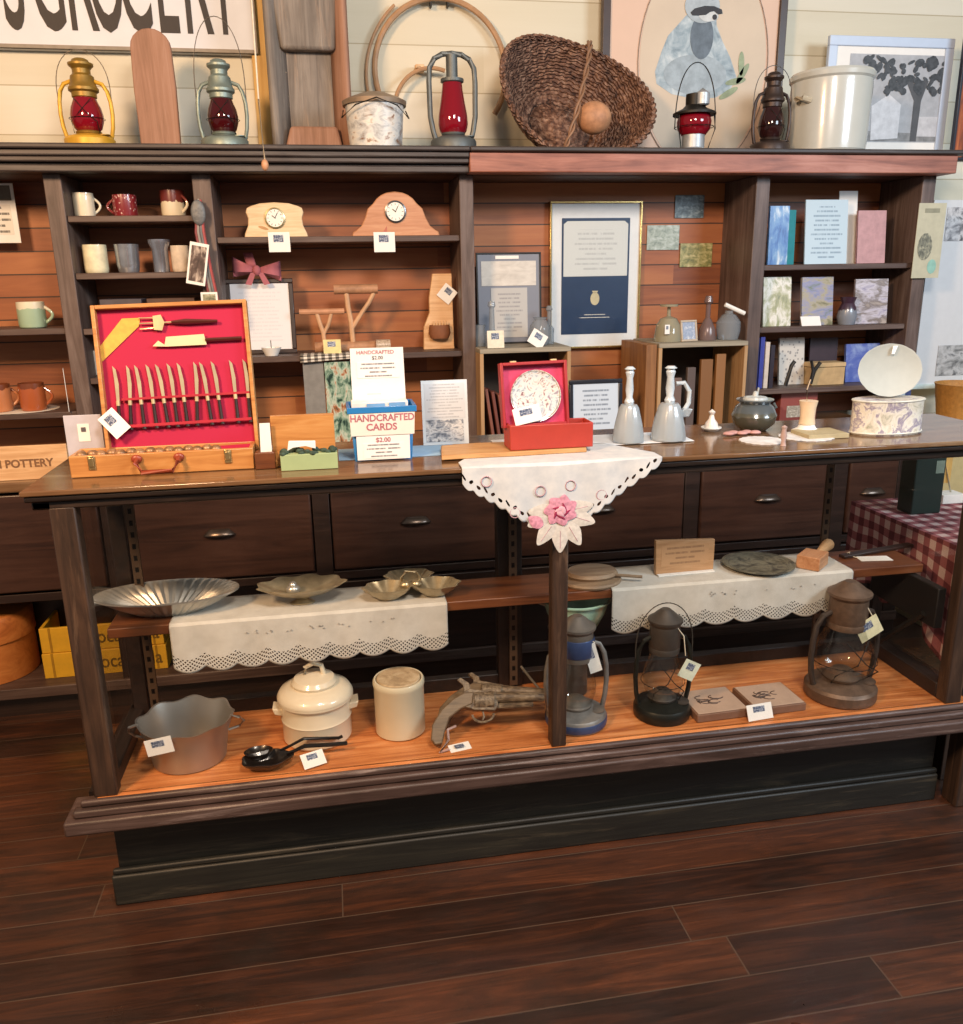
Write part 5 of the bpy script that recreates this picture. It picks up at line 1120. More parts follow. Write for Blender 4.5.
# pink shell dish, doily plates
c = onT(738, 434); u = mT(738, 434)
m = MB()
for i in range(5): m.sphere(((-14 + 7*i)*u, (i % 2)*4*u, 2.2*u), (6*u, 5*u, 2.2*u), 10, 6)
o = m.build('shell_spray', plain('#b98d88', .6, var=.1), None, loc=(c.x, c.y - .022, ZQ)); tag(o, 'cluster of small dusty pink shells in front of the dark pot', 'shells')
for px, py, r_, lab in ((762, 441, 22, 'flat round white lace coaster in front of the dark pot'), (806, 437, 26, 'larger white lace coaster under the cream candle')):
    c = onT(px, py); u = mT(px, py)
    o = MB().lathe([(0, 0), (r_*u, 0), (r_*u, .0016), (r_*.9*u, .0026), (0, .002)], 72, wave=lambda r, z, a: (r*(1 + .03*math.cos(18*a)) if r > .01 else r, z)).build('lace_coaster', plain('#d4d2d0', .8), None, loc=c); tag(o, lab, 'coaster')
c = onT(806, 433); u = mT(806, 433)
t = thing('candle_holder', 'cream waisted candle on a small round foot', 'candle', (c.x, c.y, ZQ + .003))
MB().lathe([(0, 0), (14*u, 0), (14*u, 1.5*u), (9*u, 4*u), (7*u, 8*u), (0, 8*u)], 28).build('foot', WHITE, t)
MB().lathe([(8*u, 8*u), (7*u, 14*u), (7.5*u, 24*u), (9*u, 31*u), (0, 31*u)], 28).build('candle', plain('#d9c0a0', .5, var=.08), t)
MB().tube([(-2*u, 0, 31*u), (-3*u, 0, 42*u), (0, 0, 52*u)], .6*u, 6).build('wick_wire', plain('#b9a58c', .5), t)
c = onT(783, 446); u = mT(783, 446)
t = thing('pinkish_trinket', 'tiny upright pinkish porcelain trinket at the front edge between the coasters', 'trinket', c)
MB().lathe([(0, 0), (3*u, 0), (2*u, 5*u), (3.4*u, 10*u), (2*u, 16*u), (3*u, 19*u), (0, 21*u)], 16).build('body', plain('#b79c94', .4), t)
c = onT(836, 440); u = mT(836, 440)
o = MB().box(-22*u, 22*u, 0, .09, 0, .012).build('flat_box', plain('#a99b78', .6, var=.08), None, bevel=.001, loc=(c.x - 4*u, c.y + .015, ZQ)); tag(o, 'flat khaki card box lying between the candle and the floral tin', 'box')
# floral tin with oval tray lid leaning on top
c = onT(889, 436); u = mT(884, 436)
flo = NT('floral_tin'); nz = flo.noise(flo.co('Object'), 22, 5, .6, 1.5); flo = flo.fin(flo.ramp(nz, [(.30, '#7a7f6a'), (.40, '#cdc6b4'), (.50, '#ded8cb'), (.58, '#8a7f94'), (.66, '#cfc8ba'), (.75, '#b39a62')]), .35, coat=.3)
t = thing('floral_tin', 'white oval tin printed with faded flowers', 'tin', (xat(885, c.y + .045, ZQ), c.y + .045, ZQ))
MB().lathe([(0, 0), (37*u, 0), (38*u, 2*u), (37.5*u, 3*u), (37.5*u, 32*u), (38.5*u, 34*u), (37*u, 35*u), (0, 34*u)], 56, sy=.55).build('tin_body', flo, t)
MB().tube([(38*u*math.cos(a), .55*38*u*math.sin(a), 34*u) for a in [2*PI*i/56 for i in range(56)]], .0022, 6, closed=True).tube([(38*u*math.cos(a), .55*38*u*math.sin(a), 2*u) for a in [2*PI*i/56 for i in range(56)]], .0022, 6, closed=True).build('rim_band', plain('#c9c7ba', .35), t)
cc = onT(888, 432)
t = thing('oval_tray', 'cream oval tray with a scalloped rim standing upright on the floral tin', 'tray', (xat(888, c.y + .06, ZQ + .1), c.y + .06, ZQ + 36*u)); t.rotation_euler = (math.radians(-10), 0, 0)
MB().lathe([(0, .004), (28*u, .004), (33*u, .010), (35.5*u, .011), (34*u, .006), (28*u, 0), (0, 0)], 72, sy=.74, wave=lambda r, z, a: (r*(1 + (.012*abs(math.cos(8*a)) if r > 30*u else 0)), z)).build('tray_dish', plain('#aeaea4', .6, coat=0, var=.03), t, loc=(0, 0, 26*u), rot=(PI/2, 0, 0))
MB().rbox((-2*u, -.003, 27*u), (5*u, .0008, 5*u)).build('printed_mark', plain('#8f8a86', .5), t, smooth=False)
MB().prism([(1*u, 42*u), (4*u, 42*u), (8*u, 50*u), (3*u, 50*u)], -.013, -.011).build('ribbon_end', PAPER, t, smooth=False)
# tall narrow books by the tin
for k, (px, col, hh, lab) in enumerate(((928, '#2e4764', 40, 'dark blue narrow book standing right of the floral tin'), (935, '#b9c3cc', 38, 'pale grey narrow book squeezed between two blue ones'), (942, '#46507e', 36, 'blue-violet narrow book, rightmost by the floral tin'))):
    c = onT(px, 433); u = mT(px, 433)
    t = thing('booklet', lab, 'booklet', (c.x, 2.10, ZQ)); t.rotation_euler = (0, math.radians(-3), 0)
    MB().box(-3*u, 3*u, 0, .002, 0, hh*u).box(-3*u, -2.4*u, .002, .07, 0, hh*u).box(2.4*u, 3*u, .002, .07, 0, hh*u).build('cover', plain(col, .4), t, smooth=False)
    MB().box(-2.3*u, 2.3*u, .003, .069, .002, hh*u - .002).build('pages', PAPER, t, smooth=False)

# ================================================================== THINGS ON THE INNER SHELF
ZI = .694
def onI(px, py, dz=.0005): q = atZ(px, py, ZI); return Vector((q.x, q.y, ZI + dz))
def mI(px, py, n=1): q = atZ(px, py, ZI); return n * mpp(q.x, q.y, ZI)
crochet = NT('crochet_lace_linen'); tc = crochet.n('ShaderNodeTexCoord'); sp = crochet.n('ShaderNodeSeparateXYZ'); crochet.l(tc.outputs['UV'], sp.inputs[0]); U_, V_ = sp.outputs[0], sp.outputs[1]
da = crochet.math('FRACT', crochet.math('MULTIPLY', crochet.math('ADD', U_, V_), 95)); db = crochet.math('FRACT', crochet.math('MULTIPLY', crochet.math('SUBTRACT', U_, V_), 95))
hA = crochet.math('MULTIPLY', crochet.math('GREATER_THAN', da, .42), crochet.math('GREATER_THAN', db, .42))
band = crochet.math('MULTIPLY', crochet.math('GREATER_THAN', V_, .007), crochet.math('LESS_THAN', V_, .038))
f3 = crochet.math('MULTIPLY', hA, band)
crochet = crochet.fin(crochet.ramp(crochet.noise(crochet.co('Object'), 18, 3), [(.3, '#b7b3aa'), (.7, '#cbc8c0')]), .85, alpha=crochet.math('SUBTRACT', 1.0, f3))
def runner(label, pxl, pxr, zbot_l, zbot_r, n_sc, skew=.0):
    yf = 2.023
    x0, x1 = xat(pxl, yf, ZI), xat(pxr, yf, ZI); Lw = x1 - x0
    def zh(a):
        return zbot_l + (zbot_r - zbot_l)*a + .014 - .017*abs(math.sin(PI*a*n_sc))**.8
    def fn(a, b):
        x = x0 + Lw*a
        if b <= .3:
            k = 1 - b/.3; return (x + skew*k, yf + .004 + .16*k, ZI + .0022)
        k = (b - .3)/.7; z = (ZI + .002) + (zh(a) - ZI)*k
        return (x - .02*(a - .5)*0 , yf - .003 - .002*math.sin(40*a)*k, z)
    m = MB(); m.grid(fn, 150, 30, lambda a, b: (a*Lw, .5 if b < .31 else fn(a, b)[2] - zh(a)))
    return tag(m.build('lace_runner', crochet, None, solid=.0008), label, 'table runner'), x0, x1
r1, xa, xb = runner('white linen runner with scalloped crochet edge on the left half of the inner shelf', 169, 447, .565, .568, 9.0)
r2, xc, xd = runner('white linen runner with scalloped crochet edge on the right half of the inner shelf', 612, 853, .567, .572, 8.0)
# small embroidery marks
def marks(parent, pts):
    m = MB()
    for x, z, r in pts: m.rbox((x, 2.0175, z), (r, .0008, r*.5), (0, random.uniform(-1, 1), 0))
    m.build('embroidery', plain('#8d8a86', .8), parent, smooth=False)
random.seed(11)
marks(r1, [(xa + (xb-xa)*(.25 + .55*random.random()), .655 + .012*random.random(), .004) for _ in range(22)])
marks(r2, [(xc + (xd-xc)*(.35 + .5*random.random()), .655 + .012*random.random(), .004) for _ in range(16)])
ZR = .0035
pew = plain('#c9c6be', .3, .75, var=.05); pewd = plain('#b3a588', .32, .7, var=.2)
# big oval fluted bowl
c = onI(176, 598); u = mI(176, 595)
t = thing('oval_bowl', 'large shallow oval fluted silver bowl at the left end of the inner shelf', 'bowl', (c.x, 2.115, ZI + .001))
def flute(r, z, a, k=40, amt=.022): return (r*(1 + (amt*math.cos(k*a))), z)
MB().lathe([(0, 0), (26*u, 0), (30*u, 1*u), (46*u, 9*u), (60*u, 17*u), (66*u, 19*u), (66*u, 20.5*u), (60*u, 19*u), (45*u, 11*u), (29*u, 3*u), (0, 2*u)], 160, sx=1, sy=.52, wave=lambda r, z, a: flute(r, z, a, 40, .035 if 28*u < r < 62*u else .002)).build('bowl_body', pew, t)
# shell dish on foot
c = onI(302, 594); u = mI(302, 592)
t = thing('shell_dish', 'gold-tinged fluted metal dish with a finial on the inner shelf runner, middle one of three', 'dish', (xat(302, 2.10, ZI + .03), 2.10, ZI + ZR))
def shell(r, z, a): return (r*(1 + .035*math.cos(9*a)), z + .12*r*0)
MB().lathe([(0, 0), (12*u, 0), (12*u, 1*u), (5*u, 4*u), (8*u, 6*u), (26*u, 11*u), (40*u, 18*u), (42*u, 19*u), (40*u, 19.5*u), (26*u, 13*u), (8*u, 8*u), (0, 7*u)], 108, sy=.6, wave=lambda r, z, a: (r*(1 + (.045*math.cos(9*a) if r > 14*u else 0)), z + (.05*r*math.cos(9*a)*.3 if r > 14*u else 0))).build('dish_body', pewd, t)
MB().sphere((-8*u, 0, 14*u), (7*u, 6*u, 5*u), 14, 8).sphere((-8*u, 0, 19*u), (4*u, 4*u, 3*u), 10, 6).build('finial', pew, t)
# leaf dish with loop handle
c = onI(411, 586); u = mI(411, 586)
t = thing('leaf_dish', 'three-lobed aged metal leaf dish with a small loop handle, right end of the left runner', 'dish', (xat(411, 2.10, ZI + .03), 2.10, ZI + ZR))
for (dx, dy, rot, nm) in ((-24, -8, 0, 'lobe'), (24, -8, 0, 'lobe'), (0, 22, 0, 'lobe')):
    MB().lathe([(0, 1*u), (10*u, 1*u), (20*u, 8*u), (24*u, 12.5*u), (22.5*u, 13*u), (18*u, 9*u), (9*u, 3*u), (0, 3*u)], 72, sy=.75, wave=lambda r, z, a: (r*(1 + (.06*math.cos(8*a) if r > 12*u else 0)), z)).build('leaf_lobe', pewd, t, loc=(dx*u*.95, dy*u, 0))
MB().tube([(-8*u, 0, 9*u), (-9*u, 0, 17*u), (-5*u, 0, 23*u), (5*u, 0, 23*u), (9*u, 0, 17*u), (8*u, 0, 9*u)], 1.6*u, 8).sphere((-5*u, -2*u, 11*u), (6*u, 5*u, 4*u), 10, 6).sphere((5*u, -2*u, 11*u), (6*u, 5*u, 4*u), 10, 6).build('loop_handle', pewd, t)
# right: wooden paddle boards
c = onI(594, 580)
t = thing('oval_board', 'worn oval wooden board, lower of the two stacked behind the centre post', 'board', (xat(590, 2.10, ZI + .02), 2.10, ZI + .001)); u = mI(590, 575)
wd1 = wood('worn_board', ['#5f4a38', '#86705a', '#9c8870'], 'X', 1.5, .6, .2)
MB().lathe([(0, 0), (30*u, 0), (31*u, 2*u), (30*u, 4*u), (0, 4*u)], 40, sy=.9).build('board', wd1, t)
o = MB().lathe([(0, 0), (24*u, 0), (26*u, 2.6*u), (24*u, 5.6*u), (0, 5.6*u)], 40, sy=.8).tube([(18*u, -10*u, 2.5*u), (44*u, -22*u, 2.5*u)], 1.6*u, 8).build('oval_board', wd1, None, loc=(t.location.x + 3*u, t.location.y + 4*u, t.location.z + 4.3*u)); tag(o, 'smaller worn oval board with thin handle, upper of two stacked behind the centre post', 'board')
# sign
u = mI(684, 560); xx = xat(685, 2.10, ZI + .05)
t = thing('wooden_sign', 'small tan wooden sign block with engraved lines on the right runner', 'sign', (xx, 2.10, ZI + ZR)); t.rotation_euler = (0, 0, math.radians(2))
MB().prism([(-29*u, 0), (30*u, 0), (30*u, 31*u), (-30*u, 34*u)], 0, .014).build('block', wood('tan_sign', ['#a07650', '#bd9168', '#cda47c'], 'X', 1.5, .5, .1), t, bevel=.0015)
MB().box(-24*u, 24*u, -.0006, 0, 8*u, 28*u).build('engraved_text', page('engraved', '#bd9168', '#7d5a3e', 4, .05, .95, 0, 1, .3), t, smooth=False)
MB().box(-28*u, 29*u, -.016, -.001, 0, .003).build('foot', PAPER, t, smooth=False)
# dark plate
t = thing('dark_plate', 'flat tarnished dark metal plate lying on the right runner', 'plate', (xat(759, 2.10, ZI + .01), 2.105, ZI + ZR)); u = mI(759, 563)
MB().lathe([(0, 0), (26*u, 0), (34*u, 3*u), (35*u, 4*u), (33*u, 4.4*u), (26*u, 2*u), (0, 1.6*u)], 56).build('plate_body', picture('tarnished_metal', ['#2c2a22', '#4b4739', '#7a7460', '#35322a'], 7, .35), t)
# butter paddle / wooden press
t = thing('butter_press', 'small wooden butter press with a turned handle lying at the right end of the runner', 'butter press', (xat(812, 2.075, ZI + .01), 2.075, ZI + ZR), math.radians(42)); u = mI(812, 560)
MB().box(-14*u, 14*u, -11*u, 11*u, 0, 13*u).build('block', wood('press_wood', ['#a8714c', '#c08a62', '#cf9d78'], 'X', 2, .5, .1), t, bevel=.002)
MB().tube([(14*u, 0, 7*u), (26*u, 0, 8*u), (38*u, 0, 9*u), (48*u, 0, 9*u)], 4.6*u, 12, taper=lambda q: .7 + .6*q).sphere((49*u, 0, 9*u), 6*u, 14, 8).build('turned_handle', W_PINE, t)
# card with string on shelf right end
t = thing('price_tag', 'white string tag lying flat on the bare right end of the inner shelf', 'price tag', (xat(874, 2.10, ZI), 2.10, ZI + .001), math.radians(-8)); u = mI(874, 558)
MB().box(-16*u, 16*u, -.02, .02, 0, .0012).build('card', PAPER, t, smooth=False)
MB().tube([(-14*u, .005, .001), (-22*u, .02, .004), (-20*u, .03, .012), (-26*u, .035, .003)], .0012, 5).build('string', STRING, t)
# black fabric object beside: dark cloth paddle
t = thing('black_paddle', 'flat dark wooden paddle lying on the right end of the inner shelf behind the tag', 'paddle', (xat(865, 2.145, ZI), 2.145, ZI + .001), math.radians(12)); u = mI(865, 550)
MB().prism([(0, 0)] if 0 else [(-30*u, 0), (60*u, 0), (60*u, 3*u), (-30*u, 3*u)], -.012, .012).build('blade', plain('#2a1a14', .4), t, bevel=.002)

# ================================================================== THINGS ON THE CASE FLOOR
ZF = .3455
def onF(px, py): q = atZ(px, py, ZF); return Vector((q.x, max(q.y, 1.885), ZF + .0005))
def fY(px, py, r): return max(atZ(px, py, ZF).y, 1.885) + r
def mF(px, py, n=1): q = atZ(px, py, ZF); return n * mpp(q.x, q.y, ZF + .05)
# scalloped pan
c = onF(190, 766); u = mF(190, 766); 
t = thing('scalloped_pan', 'dull silver pan', 'pan', (xat(190, fY(190, 775, 30*u), ZF), fY(190, 775, 30*u) + .008, ZF + .0005)); t['label'] = 'dull silver pan with wavy rim and side handles, leftmost on the case floor'
alu = plain('#aaa49c', .38, .8, var=.05, vs=8)
MB().lathe([(0, 0), (34*u, 0), (36*u, 1*u), (40*u, 28*u), (46*u, 45*u), (47*u, 46.5*u), (45*u, 46*u), (38.5*u, 28*u), (35*u, 3*u), (0, 2*u)], 96, sy=.92, wave=lambda r, z, a: (r*(1 + (.028*math.cos(8*a) if z > 37*u else 0)), z + (1.6*u*math.cos(8*a + .4) if z > 40*u else 0))).build('pan_body', alu, t)
for s in (-1, 1):
    MB().tube([(s*44*u, -6*u, 46*u), (s*53*u, -7*u, 44*u), (s*56*u, 0, 36*u), (s*51*u, 4*u, 28*u), (s*40*u, 2*u, 26*u)], 1.5*u, 8).build('handle', alu, t)
price_card(t, 25*u, 17*u, (-17*u, -43.5*u, 32*u), rot=(math.radians(0), math.radians(-8), 0))
# ladle/tongs black
c = onF(285, 776); u = mF(285, 776)
t = thing('black_spoons', 'black cast iron ladle and spoon tied together lying in front of the cream pot', 'ladle', (c.x - .01, c.y + .028, ZF + .001), math.radians(4))
bk = plain('#1d1917', .28, .3, coat=.4)
MB().lathe([(0, 0), (14*u, 1*u), (24*u, 8*u), (26*u, 11*u), (24*u, 11*u), (13*u, 4*u), (0, 3*u)], 40, (-14*u, 0, 0), sy=.62, wave=lambda r, z, a: (r*(1 + .06*math.cos(5*a)), z)).build('ladle_bowl', bk, t)
MB().tube([(6*u, 3*u, 10*u), (24*u, 4*u, 16*u), (52*u, 6*u, 12*u), (68*u, 8*u, 10*u)], 2.3*u, 8).tube([(0, 12*u, 10*u), (24*u, 12*u, 20*u), (60*u, 14*u, 14*u), (64*u, 15*u, 15*u)], 1.8*u, 8).build('handles', bk, t)
MB().lathe([(0, 1*u), (10*u, 3*u), (15*u, 9*u), (14*u, 9.5*u), (9*u, 5*u), (0, 3*u)], 24, (-22*u, 12*u, 4*u), sy=.7).build('spoon_bowl', bk, t)
price_card(t, 24*u, 16*u, (34*u, -14*u, 1.5*u), rot=(math.radians(-52), 0, math.radians(18)))
# cream lidded pot
t = thing('lidded_tureen', 'cream stoneware lidded pot with a strap handle on its lid', 'pot', (0, 0, ZF + .0005)); u = mF(317, 745); yy_ = fY(317, 752, 34*u); t.location.x = xat(317, yy_, ZF + .05); t.location.y = yy_
cer = plain('#dccfb6', .3, coat=.5, var=.05, vs=8)
MB().lathe([(0, 0), (33*u, 0), (34.5*u, 2*u), (34.5*u, 22*u), (35.5*u, 24*u), (34.5*u, 26*u), (34.5*u, 40*u), (38*u, 44*u), (38*u, 46*u), (0, 46*u)], 48).build('pot_body', cer, t)
MB().lathe([(0, 46.3*u), (38*u, 46.3*u), (38*u, 48*u), (35*u, 53*u), (27*u, 57*u), (22*u, 58*u), (23*u, 61*u), (20*u, 65*u), (10*u, 68*u), (0, 69*u)], 48).build('lid', cer, t)
MB().tube([(-9*u, 0, 66*u), (-8*u, 0, 76*u), (0, 0, 80*u), (8*u, 0, 77*u), (10*u, 0, 67*u)], 2.6*u, 8).build('lid_handle', cer, t)
for s in (-1, 1): MB().prism([(s*33*u, 36*u), (s*43*u, 38*u), (s*41*u, 31*u), (s*33*u, 29*u)], -9*u, 9*u).build('side_lug', cer, t, bevel=.003)
# crock with wooden lid
t = thing('crock_jar', 'plain cream crock with a worn wooden lid, right of the lidded pot', 'crock', (0, 0, ZF + .0005)); u = mF(400, 735); yy_ = fY(400, 742, 24*u); t.location.x = xat(400, yy_, ZF + .05); t.location.y = yy_
MB().lathe([(0, 0), (23.5*u, 0), (25*u, 1.5*u), (25*u, 50*u), (25.8*u, 52*u), (25.8*u, 56*u), (24.5*u, 58*u), (23*u, 58*u), (22.5*u, 55*u), (22.5*u, 10*u), (0, 8*u)], 48).build('jar_body', plain('#cfc4a9', .4, coat=.3, var=.05, vs=8), t)
MB().lathe([(0, 52*u), (22*u, 52*u), (22*u, 58*u), (21*u, 59*u), (0, 59*u)], 40).build('wooden_lid', picture('worn_lid', ['#8c7659', '#b49c7a', '#c9b595'], 4, .6), t)
# rusty pistol pair
c = onF(488, 752); u = mF(488, 745)
rust = picture('rusty_iron', ['#2f261e', '#5a4b3b', '#7a6a55', '#8c7d69'], 6, .55); gripw = wood('grip_wood', ['#4a3c2c', '#6c5a44', '#85725a'], 'X', 3, .5, .2)
def pistol(label, x, y, z, rz, rx):
    t = thing('antique_pistol', label, 'pistol', (x, y, z), rz); t.rotation_euler = (rx, 0, rz)
    # lies nearly on its side: local x = barrel, local z = up of the gun
    g = MB(); pts = [(-54, 2), (-50, -4), (-43, -3), (-40, 8), (-34, 22), (-22, 30), (-10, 34), (-8, 46), (-18, 46), (-30, 40), (-42, 30), (-52, 16)]
    g.prism([(a*u, b*u) for a, b in pts[::-1]], -6*u, 6*u).build('grip', gripw, t, bevel=.003)
    fr = MB(); fr.prism([(a*u, b*u) for a, b in [(-20, 32), (-8, 28), (12, 26), (16, 30), (16, 44), (-12, 50), (-20, 46)]], -5*u, 5*u); fr.build('frame', rust, t, bevel=.002)
    cy = MB(); cy.tube([(-8*u, 0, 38*u), (12*u, 0, 37*u)], 9.5*u, 14); cy.build('cylinder', rust, t)
    b = MB(); b.tube([(12*u, 0, 40*u), (64*u, 0, 37*u)], 5.4*u, 12, taper=lambda q: 1.1 - .25*q).tube([(14*u, 0, 31*u), (52*u, 0, 30*u)], 3*u, 8); b.build('barrel', rust, t)
    MB().prism([(a*u, q*u) for a, q in [(-18, 46), (-10, 48), (-12, 56), (-20, 62), (-24, 60), (-18, 54)]], -2*u, 2*u).build('hammer', rust, t, bevel=.001)
    MB().tube([((0 + 11*math.cos(a))*u, 0, (24 + 8*math.sin(a))*u) for a in [PI*1.0 + PI*i/12 for i in range(13)]], 1.3*u, 6).tube([(0, 0, 27*u), (1*u, 0, 21*u), (-1*u, 0, 18*u)], 1.1*u, 6).build('trigger_guard', rust, t)
    return t
p1 = pistol('rusty old revolver with curved wooden grip, the front one of the pair', c.x - .002, c.y + .02, ZF + .020, math.radians(-4), math.radians(-38))
p2 = pistol('second rusty old revolver lying behind and partly under the front one', c.x + .022, c.y + .085, ZF + .022, math.radians(-12), math.radians(-60))
t = thing('price_tag', 'white tag with pinkish ribbon lying at the front edge below the pistol grip', 'price tag', (onF(464, 762).x, onF(464, 762).y + .018, ZF + .001), math.radians(12))
MB().box(-.028, .028, -.016, .016, 0, .0012).build('card', PAPER, t, smooth=False, rot=(.25, 0, 0)); MB().box(-.014, .010, -.006, .008, .0056, .0064).build('printed_mark', PRINT_TAG, t, smooth=False, rot=(.0, 0, 0))
MB().tube([(-.03, 0, .004), (-.055, -.004, .003), (-.02, .03, .012), (-.01, .065, .02), (.015, .07, .022)], .0035, 6).build('ribbon', RED_STR, t)
# ---- lanterns in the case
def fl(px, py, Y): return (xat(px, Y, ZF + .05), Y, ZF + .0005)
bl = plain('#3e4f78', .4, .3); gt = plain('#8d8a86', .45, .5, var=.15, bump=.2)
u = mpp(xat(577, 2.04, .4), 2.04, .45)
t = lantern('oil_lantern', 'grey oil lantern with blue painted bands behind the centre post of the case', 'lantern', fl(576, 733, fY(576, 737, 28*u)), 62*u, 112*u, gt, clear_g2, cap=plain('#766e66', .5, .4), bail=0, base_mat=gt, cagewires=False, fat=True)
MB().lathe([(29.9*u, 2*u), (30.3*u, 3*u), (30.3*u, 9*u), (29.6*u, 10*u)], 36).build('blue_band', bl, t)
MB().lathe([(16.4*u, 73*u), (17*u, 74*u), (17*u, 90*u), (16.4*u, 91*u)], 36).build('blue_band', bl, t)
price_card(t, 12*u, 30*u, (16*u, -.035, 58*u), rot=(0, math.radians(-16), 0), paper=plain('#dfe0dc', .6))
MB().tube([(2*u, -.02, 96*u), (14*u, -.034, 88*u)], .0012, 5).build('tag_string', STRING, t)
u = mpp(xat(663, 2.0, .4), 2.0, .45)
blk2 = plain('#1f211d', .4, .4, bump=.2)
t = lantern('oil_lantern', 'black oil lantern with raised wire bail and diamond tag, middle of the right compartment', 'lantern', fl(662, 724, fY(662, 728, 28*u) - .004), 58*u, 112*u, blk2, clear_g2, cap=plain('#4f4944', .5, .5, bump=.2), bail=6*u, base_mat=blk2, fat=True, gw=1.1)
price_card(t, 17*u, 19*u, (16*u, -.040, 44*u), rot=(0, math.radians(28), 0), paper=plain('#d4dbc8', .6))
MB().tube([(2*u, -.03, 104*u), (14*u, -.036, 88*u), (16*u, -.040, 68*u)], .0013, 5).build('tag_string', STRING, t)
u = mpp(xat(840, 2.04, .4), 2.04, .45)
rb = plain('#6c5748', .5, .4, var=.25, bump=.3)
t = lantern('oil_lantern', 'rusty brown oil lantern with a big round globe, rightmost on the case floor', 'lantern', fl(841, 703, fY(841, 708, 33*u) - .022), 70*u, 118*u, plain('#453a33', .5, .4, bump=.3), clear_g2, cap=rb, bail=0, base_mat=rb, gw=1.3, fat=True)
price_card(t, 24*u, 20*u, (18*u, -.045, 66*u), rot=(0, math.radians(-30), 0), paper=plain('#ddd9b4', .6))
MB().tube([(0, -.02, 108*u), (10*u, -.04, 96*u), (16*u, -.044, 86*u)], .0013, 5).build('tag_string', STRING, t)
# mint enamel pot on a grey canister behind the centre post
cx_ = xat(574, 2.13, .5); u = mpp(cx_, 2.13, .6)
t = thing('grey_canister', 'tall grey canister behind the blue-banded lantern', 'canister', (xat(568, 2.155, .45), 2.155, ZF + .0005)); hcan = .20
MB().lathe([(0, 0), (20*u, 0), (20*u, hcan - .01), (21*u, hcan - .006), (20*u, hcan), (0, hcan)], 32).build('body', plain('#5b5450', .5, .3), t)
t = thing('enamel_pot', 'mint green enamel bowl with a rolled rim and side handles standing on the grey canister', 'pot', (xat(575, 2.145, .58), 2.140, ZF + hcan + .002)); u = mpp(.55, 2.14, .6)
mint = plain('#9cc4b4', .25, coat=.6, var=.04)
MB().lathe([(0, 0), (18*u, 0), (24*u, 5*u), (30*u, 18*u), (33*u, 29*u), (36*u, 31*u), (36.5*u, 32.5*u), (34*u, 33*u), (31*u, 29*u), (23*u, 6*u), (0, 3*u)], 40).build('bowl', mint, t)
MB().tube([(34*u, -6*u, 30*u), (40*u, -4*u, 33*u), (40*u, 4*u, 33*u), (34*u, 6*u, 30*u)], 1.6*u, 8).build('ear_handle', mint, t)
MB().tube([(-33*u, -6*u, 29*u), (-46*u, -8*u, 36*u), (-58*u, -8*u, 40*u)], 2.2*u, 8).build('long_handle', plain('#8d857c', .5), t)
o = MB().tube([(0, 0, 0), (-.085, .02, .12)], .0035, 6).build('thin_rod', plain('#8f8678', .5, .4), None, loc=(xat(553, 2.06, .45) , 2.06, ZF + .10)); o.location.z = ZF + .004; o.rotation_euler = (0, 0, 0); tag(o, 'thin pale metal rod leaning beside the centre post of the case', 'rod')
# tile blocks
def tile(label, px, py, wd, dp, rz, pattern_seed):
    c = onF(px, py); t = thing('carved_tile', label, 'tile', (c.x, max(c.y, 1.902), c.z), rz)
    MB().box(-wd/2, wd/2, 0, dp, 0, .022).build('block', plain('#7a5a48', .6, var=.1), t, bevel=.002)
    MB().box(-wd/2 + .004, wd/2 - .004, .004, dp - .004, .0222, .0245).build('face', plain('#b59a86', .6, var=.05), t, bevel=.001)
    random.seed(pattern_seed); m = MB()
    for i in range(12):
        a = random.uniform(0, PI); cx, cy = random.uniform(-.03, .03), dp/2 + random.uniform(-.02, .02)
        m.tube([(cx + .018*math.cos(a + q), cy + .010*math.sin(a + q), .0252) for q in [PI*.9*k/8 for k in range(9)]], .0013, 5)
    m.build('carving', plain('#4a3a34', .6), t)
tile('square carved tile block with dark branch lines, the left and nearer of the two', 727, 724, .150, .135, math.radians(2), 4)
tile('square carved tile block with a dark figure, the right and farther of the two', 783, 716, .15, .13, math.radians(2), 9)
c = onF(768, 727)
o = price_card(None, .075, .042, (c.x, 1.882, ZF + .001), rot=(math.radians(-24), 0, math.radians(6))); tag(o, 'white price card leaning against the two carved tiles', 'price card')

# ================================================================== LOWER SHELF OF THE CABINET
ZL = .1205
cy_ = plain('#d9a92a', .5, var=.06); 
def crate_y(label, px0, px1, z0, y, rz=0):
    x0, x1 = xat(px0, y, .2), xat(px1, y, .2); w_ = x1 - x0
    t = thing('soda_crate', label, 'crate', (x0, y, z0), rz)
    h = .095
    MB().box(0, w_, 0, .012, 0, h).box(0, w_, .27, .282, 0, h).box(0, .012, .012, .27, 0, h).box(w_ - .012, w_, .012, .27, 0, h).box(.012, w_ - .012, .012, .27, 0, .01).build('crate_body', cy_, t, bevel=.002)
    text(t, 'Coca-Cola', .074, (w_*.66, -.0008, h*.5), plain('#6e5312', .6), 'stencilled_name', sx=.80, bold=.0008)
    for s in (.08, .92): MB().box(w_*s - .004, w_*s + .004, -.001, 0, 0, h).build('strap', plain('#a57c1c', .5), t, smooth=False)
    return t
crate_y('yellow wooden soda crate with brown script, lower one of the stack', 42, 166, ZL, 3.04)
crate_y('yellow wooden soda crate with brown script, upper one of the stack', 43, 165, ZL + .0965, 3.045)
t = thing('bentwood_box', 'round bentwood pantry box with a banded lid at the left end of the low shelf', 'box', (xat(-12, 3.16, .25), 3.16, ZL)); u = mpp(-1.2, 3.16, .25)
bw = wood('bentwood', ['#9c5524', '#bd7338', '#cc8546'], 'X', .8, .4, .1)
